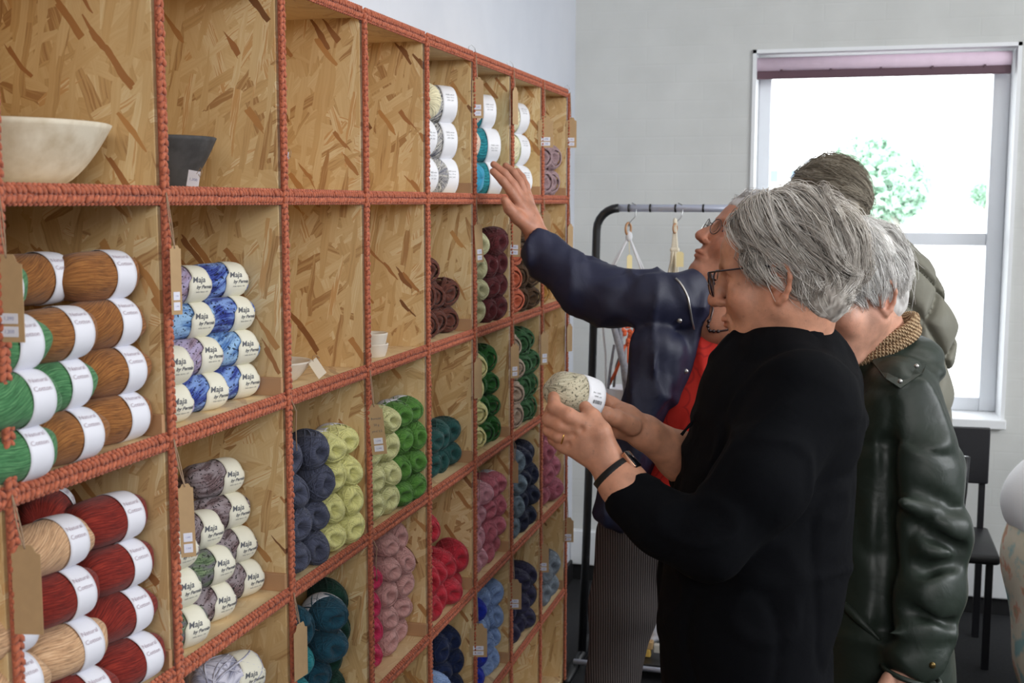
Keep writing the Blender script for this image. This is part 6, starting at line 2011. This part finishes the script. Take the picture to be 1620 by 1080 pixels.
# dark inner cuff
cr0 = q3(849, 391, 2.866)
sx_ = np.cross(cdv, CF); sx_ /= np.linalg.norm(sx_); sy_2 = np.cross(cdv, sx_)
cpart('inner_cuff', MB().tube([cr0 + 0.035 * (math.cos(t) * sx_ + math.sin(t) * sy_2) for t in np.linspace(0, 2 * PI, 28, endpoint=False)], 0.006, 8, closed=True), plain('black_cuff', (14, 14, 20), 0.9), pB, True)
r_s = SDF()
r_s.ell(q3(1140, 560, 2.86), (0.135, 0.110, 0.14), CB, 0.05)
r_s.ell(q3(1125, 690, 2.86), (0.155, 0.118, 0.19), CB, 0.05)
r_s.ell(q3(1110, 790, 2.86), (0.165, 0.122, 0.10), CB, 0.05)
q = NT('red_circle_print')
tc = q.n('ShaderNodeTexCoord')
vo = q.n('ShaderNodeTexVoronoi'); vo.inputs['Scale'].default_value = 19; vo.inputs['Randomness'].default_value = 0.85; q.l(tc.outputs['Object'], vo.inputs['Vector'])
r_ = q.ramp(vo.outputs['Distance'], [(0.0, srgb((214, 44, 32))), (0.50, srgb((212, 42, 30))), (0.55, srgb((178, 28, 24))), (0.62, srgb((218, 48, 34)))])
q.l(r_.outputs[0], q.b.inputs['Base Color']); q.inp('Roughness', 0.75); q.bump(vo.outputs['Distance'], 0.15, 0.004)
sdf_obj('red_shirt', r_s, 0.0075, q.m, pB, warp=lambda P: -0.006 * crease(P, 9, 31, (1.4, 1, 0.6), CB), it=1)
M_SILV = plain('silver_zip', (190, 188, 184), 0.35, metal=0.9)
cpart('zip', MB().tube([hit(['open_jacket'], x, y, 0.001, q3(x, y, 2.72)) for x, y in ((1069, 440), (1075, 446), (1080, 453), (1085, 462), (1089, 472), (1091, 484), (1093, 496), (1095, 508), (1098, 521))], 0.0026, 7), M_SILV, pB, True)
for (px, py) in ((1075, 507), (1085, 587)):
    c_ = hit(['open_jacket'], px, py, 0.001, q3(px, py, 2.715))
    cpart('snap_button', MB().ell(c_, (0.006, 0.004, 0.006), 12, 8), M_SILV, pB, True)
nk = [(1127, 478), (1128, 490), (1124, 505), (1119, 516), (1121, 523), (1133, 524), (1150, 522), (1165, 514), (1180, 500)]
cpart('necklace', MB().tube([hit(['bodyB', 'red_shirt'], x, y, 0.0025, q3(x, y, 2.735)) for x, y in nk], 0.0022, 7), plain('dark_metal_chain', (86, 74, 72), 0.35, metal=0.8), pB, True)
mbn = MB()
for (x, y) in ((1120, 516), (1123, 523), (1129, 524), (1136, 524), (1121, 508)): mbn.ell(hit(['bodyB', 'red_shirt'], x, y, 0.005, q3(x, y, 2.733)), (0.0042, 0.0042, 0.0042), 10, 8)
cpart('necklace_pendant', mbn, plain('dark_bead', (60, 50, 52), 0.3, metal=0.7), pB, True)
q = NT('striped_trousers')
tc = q.n('ShaderNodeTexCoord')
dt = q.n('ShaderNodeVectorMath', operation='DOT_PRODUCT'); q.l(tc.outputs['Object'], dt.inputs[0]); dt.inputs[1].default_value = tuple(CR)
wv = q.math('SINE', q.math('MULTIPLY', dt.outputs['Value'], 2 * PI / 0.0052))
r_ = q.ramp(q.math('MULTIPLY_ADD', wv, 0.5, 0.5), [(0.35, srgb((52, 46, 46))), (0.75, srgb((104, 96, 94)))])
q.l(r_.outputs[0], q.b.inputs['Base Color']); q.inp('Roughness', 0.9); q.bump(wv, 0.3, 0.001)
M_TRB = q.m
hb1 = q3(1003, 850, 2.84); 
s = SDF()
s.chain([hb1, q3(986, 960, 2.84), q3(968, 1080, 2.83), q3(965, 1250, 2.84), np.array([q3(965, 1250, 2.84)[0], q3(965, 1250, 2.84)[1], 0.08])], [0.088, 0.074, 0.058, 0.055, 0.045], 0.03)
s.chain([q3(1100, 860, 2.92), q3(1105, 1080, 2.95), np.array([q3(1105, 1080, 2.95)[0], q3(1105, 1080, 2.95)[1], 0.08])], [0.09, 0.065, 0.05], 0.03)
s.ell(q3(1060, 850, 2.88), (0.15, 0.11, 0.10), CB, 0.05)
sdf_obj('striped_trousers', s, 0.009, M_TRB, pB, warp=lambda P: -0.003 * ridged(P, 12, 41, (1, 1, 0.7)))
for c_ in (q3(965, 1250, 2.84), q3(1105, 1080, 2.95)):
    t = SDF().cone((c_[0], c_[1], 0.045), np.array([c_[0], c_[1], 0.04]) + dirv(-0.14, 0.02, 0), 0.045, 0.038, 0.03).half((0, 0, 0.0), (0, 0, 1), 0.004)
    sdf_obj('shoe', t, 0.008, M_SHOE, pB)
glasses(pB, RB, OB, M_WIRE, False, 0.0010, dy=0.106, dz=0.002, rx=0.022, rz=0.018, label='thin wire glasses', tz=0.006)
eyes(pB, RB, OB)
def maskB(p): return (p[:, 2] > 0.03 + 0.55 * np.clip(p[:, 1] + 0.0, 0, 1)) | ((p[:, 1] < -0.02) & (p[:, 2] > -0.04))
def combB(P, roots, t):
    d = np.zeros_like(P); d[:, 1] = -1.0; d[:, 2] = -0.4; d[:, 0] = np.sign(roots[:, 0]) * 0.4; return d
capB = SDF().ell((0, -0.010, 0.050), (0.080, 0.108, 0.090), k=0.01).ell((0, 0.088, -0.02), (0.11, 0.05, 0.085), None, 0.015, 's').ell((0, -0.02, -0.09), (0.12, 0.12, 0.07), None, 0.02, 's')
LIGHTG = [(150, 146, 142), (196, 192, 190), (224, 222, 222)]
hair_cap('hair', pB, capB, RB, OB, LIGHTG, 0.005)
hair(pB, RB, OB, maskB, combB, ((0, -0.010, 0.050), (0.080, 0.106, 0.089)), 0.06, 2200, LIGHTG, rad=0.0008, seg=6, seed=15, lift=(0.003, 0.012), name='hair_strands')

# ================= the person in the green raincoat =================
ZC = 2.32
C0 = W(1400, 900, 2.36)
pC = person((C0[0], C0[1], 0.0), 'white-haired person in dark green raincoat and tan knitted collar behind the one in black')
OC = W(1346, 466, ZC)
yc_, pc_ = math.radians(28), math.radians(16)
fC = dirv(-math.cos(yc_) * math.cos(pc_), -math.sin(yc_) * math.cos(pc_), -math.sin(pc_))
RC = frame_from(fC)
s = head_sdf(jowl=1, neck_dir=(0, -0.05, -0.17)).xf(RC, OC)
VH, QH = sdf_mesh(s, 0.003, it=1)
hC = SDF()
cw = q3(1440, 1052, 2.20)
hC.cone(q3(1444, 1035, 2.20), q3(1432, 1075, 2.20), 0.030, 0.030, 0.02)
hC.ell(q3(1424, 1095, 2.20), (0.036, 0.018, 0.040), CB, 0.02)
kx = [(1400, 1120), (1412, 1128), (1424, 1132), (1437, 1130)]
for i, (x, y) in enumerate(kx):
    hC.chain([q3(1428, 1085, 2.20), q3(x, y, 2.195), q3(x - 12, y + 35, 2.20), q3(x - 8, y + 55, 2.22), q3(x + 2, y + 66, 2.235)], [0.018, 0.0125, 0.011, 0.010, 0.0085], 0.006)
hC.chain([q3(1408, 1075, 2.18), q3(1392, 1100, 2.17), q3(1386, 1125, 2.175), q3(1388, 1145, 2.18)], [0.016, 0.014, 0.012, 0.0095], 0.008)
VL_, QL_ = sdf_mesh(hC, 0.0028, it=1)
tors = SDF().ell(q3(1385, 760, 2.38), (0.10, 0.12, 0.25), CB, 0.04).cone(OC + RC @ np.array([0, -0.045, -0.14]), q3(1385, 640, 2.38), 0.05, 0.07, 0.03).chain([q3(1440, 640, 2.30), q3(1472, 850, 2.24), q3(1446, 1020, 2.20)], [0.04, 0.035, 0.03], 0.02)
VT_, QT_ = sdf_mesh(tors, 0.012)
V, Q = joined([(VH, QH), (VL_, QL_), (VT_, QT_)])
me = to_mesh('person_body', V, Q, SKIN_C, head_tint(V, RC, OC)); me.transform(Matrix(pC.matrix_basis).inverted())
link('body', me, None, pC)
M_GREEN = cloth('green_rubber_raincoat', (38, 46, 39), 0.45, sheen=0.0, spec=0.4, weave=300, wst=0.02)
c = SDF()
c.ell(q3(1395, 690, 2.38), (0.120, 0.165, 0.15), CB, 0.05)
c.ell(q3(1388, 830, 2.38), (0.130, 0.165, 0.20), CB, 0.05)
c.ell(q3(1385, 1000, 2.38), (0.140, 0.170, 0.22), CB, 0.05)
c.ell(q3(1385, 1150, 2.38), (0.150, 0.175, 0.22), CB, 0.05)
c.cone(q3(1385, 560, 2.37), q3(1395, 640, 2.38), 0.065, 0.10, 0.04)
c.chain([q3(1425, 625, 2.28), q3(1455, 735, 2.25), q3(1475, 845, 2.22), q3(1464, 930, 2.21), q3(1448, 1035, 2.20)], [0.074, 0.074, 0.066, 0.062, 0.054], 0.025)
# hood lying on the shoulders
c.ell(q3(1432, 560, 2.40), (0.070, 0.105, 0.042), CB, 0.012)
c.ell(q3(1448, 585, 2.36), (0.052, 0.10, 0.030), CB, 0.010)
# cuff opening
c.ell(q3(1441, 1068, 2.20), (0.038, 0.038, 0.028), CB, 0.006, 's')
c.ell(q3(1440, 1098, 2.20), (0.09, 0.09, 0.052), CB, 0.004, 's') if False else None
# folds at the elbow and the forearm
for (a, b, rr) in (((1428, 770), (1512, 800), 0.012), ((1425, 820), (1520, 868), 0.014), ((1440, 905), (1515, 890), 0.012), ((1425, 960), (1500, 985), 0.012), ((1412, 870), (1470, 905), 0.010)):
    c.cone(q3(a[0], a[1], 2.155), q3(b[0], b[1], 2.17), rr, rr * 0.7, 0.022, 's')
for (a, b, rr) in (((1430, 795), (1522, 832), 0.012), ((1410, 1000), (1505, 1008), 0.010)):
    c.cone(q3(a[0], a[1], 2.168), q3(b[0], b[1], 2.175), rr, rr * 0.8, 0.022)
for (a, b, rr) in (((1412, 640), (1405, 800), 0.010), ((1330, 830), (1395, 1000), 0.006)):
    c.cone(q3(a[0], a[1], 2.21), q3(b[0], b[1], 2.21), rr, rr, 0.02, 's')
c.cone(q3(1404, 700, 2.22), q3(1398, 1000, 2.215), 0.014, 0.018, 0.012, 's')
def wC(P): return -0.007 * crease(P, 8, 51, (1.2, 1, 0.7), CB) + 0.006 * crease(P, 9, 53, (1, 1, 1), CB) + 0.0015 * vnoise(P, 20, 52)
sdf_obj('raincoat', c, 0.0068, M_GREEN, pC, warp=wC, it=1)
# sleeve cuff lip, pocket flap, collar flap with snaps
cdn = q3(1441, 1062, 2.20)
cpart('sleeve_hem', MB().tube([cdn + CB @ np.array([0.050 * math.cos(t), 0.048 * math.sin(t), -0.004 - 0.012 * math.cos(t)]) for t in np.linspace(0, 2 * PI, 28, endpoint=False)], 0.005, 8, closed=True), M_GREEN, pC, True)
cpart('snap_button', MB().ell(hit(['raincoat'], 1475, 1052, 0.001, q3(1475, 1052, 2.15)), (0.006, 0.004, 0.006), 12, 8), plain('brass_snap', (120, 100, 60), 0.35, metal=0.9), pC, True)
M_DARKG = cloth('green_rubber_seam', (38, 45, 38), 0.45, sheen=0.0)
def ribbon(pts, w_, t_, mat, par, name):
    mb = MB(); mb.tube(pts, w_, 8, flat=t_); return cpart(name, mb, mat, par, True)
cpart('pocket_flap', MB().tube([hit(['raincoat'], 1318 + 74 * t, 940 + 72 * t, 0.001, q3(1318 + 74 * t, 940 + 72 * t, 2.25)) for t in np.linspace(0, 1, 9)], [0.003, 0.006, 0.008, 0.009, 0.009, 0.008, 0.007, 0.005, 0.003], 8), M_DARKG, pC, True)
flap = [hit(['raincoat'], x, y, 0.015, q3(x, y, 2.22)) for x, y in ((1378, 570), (1412, 560), (1466, 575), (1460, 590), (1425, 616), (1400, 598))]
bm = bmesh.new(); vs = [bm.verts.new(p_) for p_ in flap]; vb = [bm.verts.new(p_ + CF * 0.006) for p_ in flap]
bm.faces.new(vs); bm.faces.new(vb[::-1])
for i in range(len(vs)): bm.faces.new((vs[i], vb[i], vb[(i + 1) % len(vs)], vs[(i + 1) % len(vs)]))
bmesh.ops.recalc_face_normals(bm, faces=bm.faces); bmesh.ops.bevel(bm, geom=bm.edges[:], offset=0.0025, segments=2, affect='EDGES')
me = bpy.data.meshes.new('collar_flap'); bm.to_mesh(me); bm.free(); me.materials.append(M_GREEN); me.transform(Matrix(pC.matrix_basis).inverted())
fo = link('collar_flap', me, None, pC)
for (x, y) in ((1450, 579), (1424, 603)):
    p_ = hit(['raincoat'], x, y, 0.020, q3(x, y, 2.188))
    me = MB().ell(p_, (0.0045, 0.003, 0.0045), 12, 8).mesh('snap_button', True, M_SILV); me.transform(Matrix(pC.matrix_basis).inverted())
    o = link('snap_button', me, None, fo)
# tan ribbed knit collar
q = NT('tan_rib_knit')
tc = q.n('ShaderNodeTexCoord')
wv = q.n('ShaderNodeTexWave', wave_type='BANDS'); wv.bands_direction = 'DIAGONAL'; wv.inputs['Scale'].default_value = 90; wv.inputs['Distortion'].default_value = 1.0; q.l(tc.outputs['Object'], wv.inputs['Vector'])
r_ = q.ramp(wv.outputs['Fac'], [(0.2, srgb((128, 98, 70))), (0.7, srgb((204, 176, 140)))])
q.l(r_.outputs[0], q.b.inputs['Base Color']); q.inp('Roughness', 0.95); q.bump(wv.outputs['Fac'], 0.8, 0.003)
M_RIB = q.m
nc = OC + RC @ np.array([0, -0.047, -0.125])
for lv, rr_ in ((0.0, 0.070), (0.020, 0.066)):
    nseg = 72
    mbk = MB()
    for k in range(nseg):
        a = 2 * PI * k / nseg
        p_ = nc + CB @ np.array([rr_ * math.cos(a) - 0.002, rr_ * math.sin(a), 0.006 + lv + 0.034 * math.cos(a)])
        d_ = CB @ np.array([math.cos(a) * 0.1, math.sin(a) * 0.1, 1.0])
        Rm = Matrix([[*r3] for r3 in CB]) @ Matrix.Rotation(a, 3, 'Z')
        mbk.ell(p_, (0.009, 0.0042, 0.013), 7, 5, Rm)
    cpart('knitted_collar', mbk, M_RIB, pC, True)
hipc = q3(1385, 1150, 2.38)
legs(pC, hipc + dirv(-0.05, -0.08, -0.2), hipc + dirv(0.05, 0.08, -0.2), np.array([hipc[0], hipc[1], 0]) + dirv(-0.04, -0.08, 0.07), np.array([hipc[0], hipc[1], 0]) + dirv(0.06, 0.08, 0.07), plain('charcoal_trousers', (40, 42, 44), 0.9), M_SHOE)
WHITEH = [(172, 168, 164), (216, 212, 208), (238, 236, 232), (250, 249, 247)]
def maskC(p):
    y, z = p[:, 1], p[:, 2]
    return ~(((y > 0.055) & (z < 0.085)) | (z < np.where(y > 0.005, 0.035, -0.06)))
def combC(P, roots, t):
    d = np.zeros_like(P)
    top = np.clip((roots[:, 2] - 0.07) / 0.05, 0, 1)
    sg = np.where(roots[:, 0] > 0, 1.0, -1.0)
    d[:, 0] = sg * (0.2 + 0.9 * top); d[:, 1] = 0.35 * np.where(roots[:, 1] > -0.04, 1, -0.3) - 0.2 * t; d[:, 2] = -1.0 + 0.5 * top * (t < 0.3)
    return d
capC = SDF().ell((0, -0.018, 0.046), (0.086, 0.104, 0.094), k=0.01).ell((0, -0.060, -0.025), (0.066, 0.052, 0.055), k=0.03)
capC.ell((0, 0.08, -0.02), (0.10, 0.050, 0.080), None, 0.02, 's').ell((0.078, 0.010, -0.035), (0.032, 0.036, 0.050), None, 0.01, 's').ell((-0.078, 0.010, -0.035), (0.032, 0.036, 0.050), None, 0.01, 's')
hair_cap('hair', pC, capC, RC, OC, WHITEH[:3], 0.0045)
def keepC(pts):
    e = pts[:, -1]
    return ~((e[:, 1] > 0.075) & (e[:, 2] < 0.06)) & (e[:, 2] > -0.085)
hair(pC, RC, OC, maskC, combC, ((0, -0.018, 0.046), (0.081, 0.099, 0.089)), lambda r: np.where(r[:, 2] > 0.05, 0.085, 0.045), 6500, WHITEH, rad=0.0007, seg=8, seed=25, curl=0.35, clump=0.5, lift=(0.002, 0.016), keep=keepC, name='hair_strands', locks=320, lock_r=0.005)

# ================= the person in the quilted jacket =================
ZD = 3.05
D0 = W(1400, 800, 3.12)
pD = person((D0[0], D0[1], 0.0), 'person with brown-grey hair in olive quilted jacket by the window, facing away')
OD = W(1303, 338, ZD)
yd, pd_ = math.radians(52), math.radians(20)
fD = dirv(-math.cos(yd) * math.cos(pd_), math.sin(yd) * math.cos(pd_), -math.sin(pd_))
RD = frame_from(fD)
s = head_sdf(neck_dir=(0, -0.035, -0.085)).xf(RD, OD)
s.cone(OD + RD @ np.array([0, -0.04, -0.05]), q3(1388, 410, 3.12), 0.046, 0.034, 0.03)
s.ell(q3(1400, 600, 3.15), (0.12, 0.13, 0.2), CB, 0.04)
for (sx1, dep) in ((1, 3.02), (-1, 3.30)):
    s.chain([q3(1435, 460, dep), q3(1450, 620, dep - 0.02), q3(1360, 700, dep - 0.08), q3(1330, 705, dep - 0.1)], [0.04, 0.035, 0.028, 0.024], 0.02)
for dep in (2.92, 3.2):
    for i in range(4):
        b0 = q3(1330, 700 + 5 * i, dep)
        s.chain([b0, b0 + dirv(-0.06, 0.0, 0.004 - 0.012 * i), b0 + dirv(-0.10, 0.01, -0.012 - 0.012 * i), b0 + dirv(-0.115, 0.015, -0.03 - 0.012 * i)], [0.013, 0.010, 0.009, 0.008], 0.006)
    s.chain([q3(1335, 700, dep - 0.02), q3(1335, 700, dep - 0.02) + dirv(-0.03, -0.02, 0.03), q3(1335, 700, dep - 0.02) + dirv(-0.06, -0.025, 0.035)], [0.014, 0.011, 0.009], 0.006)
V, Q = sdf_mesh(s, 0.005, it=1)
me = to_mesh('person_body', V, Q, SKIN_B, head_tint(V, RD, OD)); me.transform(Matrix(pD.matrix_basis).inverted())
link('body', me, None, pD)
M_OLIVE = cloth('olive_quilted_nylon', (118, 116, 104), 0.6, sheen=0.1, spec=0.35)
g = SDF()
g.ell(q3(1395, 500, 3.14), (0.135, 0.19, 0.20), CB, 0.05)
g.ell(q3(1395, 660, 3.14), (0.160, 0.19, 0.22), CB, 0.05)
g.ell(q3(1395, 800, 3.14), (0.165, 0.19, 0.18), CB, 0.05)
g.cone(q3(1384, 382, 3.11), q3(1398, 430, 3.13), 0.050, 0.09, 0.03)
g.chain([q3(1432, 450, 3.02), q3(1455, 520, 2.99), q3(1452, 630, 2.99), q3(1370, 700, 2.95)], [0.072, 0.078, 0.070, 0.05], 0.03)
g.chain([q3(1425, 450, 3.28), q3(1440, 620, 3.30), q3(1360, 700, 3.24)], [0.07, 0.065, 0.05], 0.03)
def wD(P):
    a = ((P - D0) @ CR) / 0.115 + 0.12 * vnoise(P, 6, 61); b = P[:, 2] / 0.165 + 0.1 * vnoise(P, 6, 62)
    c_ = ((P - D0) @ CF) / 0.30
    u, v = a + b + c_ * 0.6, a - b + c_ * 0.6
    du = np.abs(u - np.round(u)); dv = np.abs(v - np.round(v))
    mn = np.minimum(du, dv); mm = np.clip(mn / 0.30, 0, 1)
    return -0.013 * (1 - (1 - mm) ** 2) + 0.010 * np.exp(-(mn / 0.055) ** 2) + 0.005 + 0.0015 * vnoise(P, 30, 63)
sdf_obj('quilted_jacket', g, 0.0052, M_OLIVE, pD, warp=wD, it=0)
colr = [q3(1383, 372, 3.11) + CB @ np.array([0.043 * math.cos(t), 0.052 * math.sin(t), 0.016 * math.cos(t)]) for t in np.linspace(0, 2 * PI, 26, endpoint=False)]
cpart('stand_collar', MB().tube(colr, 0.013, 8, closed=True, flat=1.2), M_OLIVE, pD, True)
cpart('orange_lining', MB().box((-0.014, -0.02, -0.004), (0.014, 0.02, 0.006), 0.003, Matrix.Translation(Vector(q3(1386, 353, 3.09)))), plain('rust_orange_lining', (196, 120, 78), 0.8), pD)
hipc = q3(1395, 830, 3.14)
legs(pD, hipc + dirv(0, -0.09, -0.05), hipc + dirv(0, 0.09, -0.05), np.array([hipc[0], hipc[1], 0]) + dirv(0.02, -0.1, 0.07), np.array([hipc[0], hipc[1], 0]) + dirv(0, 0.1, 0.07), plain('dark_blue_jeans', (40, 46, 62), 0.9), M_SHOE)
BROWNG = [(84, 76, 64), (124, 114, 98), (156, 146, 130), (184, 176, 160)]
def maskD(p): return ~(((p[:, 1] > 0.06) & (p[:, 2] < 0.08)) | (p[:, 2] < -0.055))
def combD(P, roots, t):
    d = np.zeros_like(P); d[:, 1] = -0.8; d[:, 2] = -0.7; d[:, 0] = 0.7 * np.sign(-roots[:, 0]) * 0 + 0.5; return d
capD = SDF().ell((0, -0.018, 0.040), (0.082, 0.102, 0.096), k=0.01).ell((0, -0.050, -0.03), (0.070, 0.055, 0.06), k=0.03).ell((0, 0.09, -0.02), (0.10, 0.05, 0.09), None, 0.02, 's')
hair_cap('hair', pD, capD, RD, OD, BROWNG, 0.005)
hair(pD, RD, OD, maskD, combD, ((0, -0.018, 0.042), (0.080, 0.099, 0.090)), 0.095, 3200, BROWNG, rad=0.0008, seg=8, seed=35, curl=0.25, clump=0.4, lift=(0.002, 0.013), name='hair_strands', locks=260, lock_r=0.006)
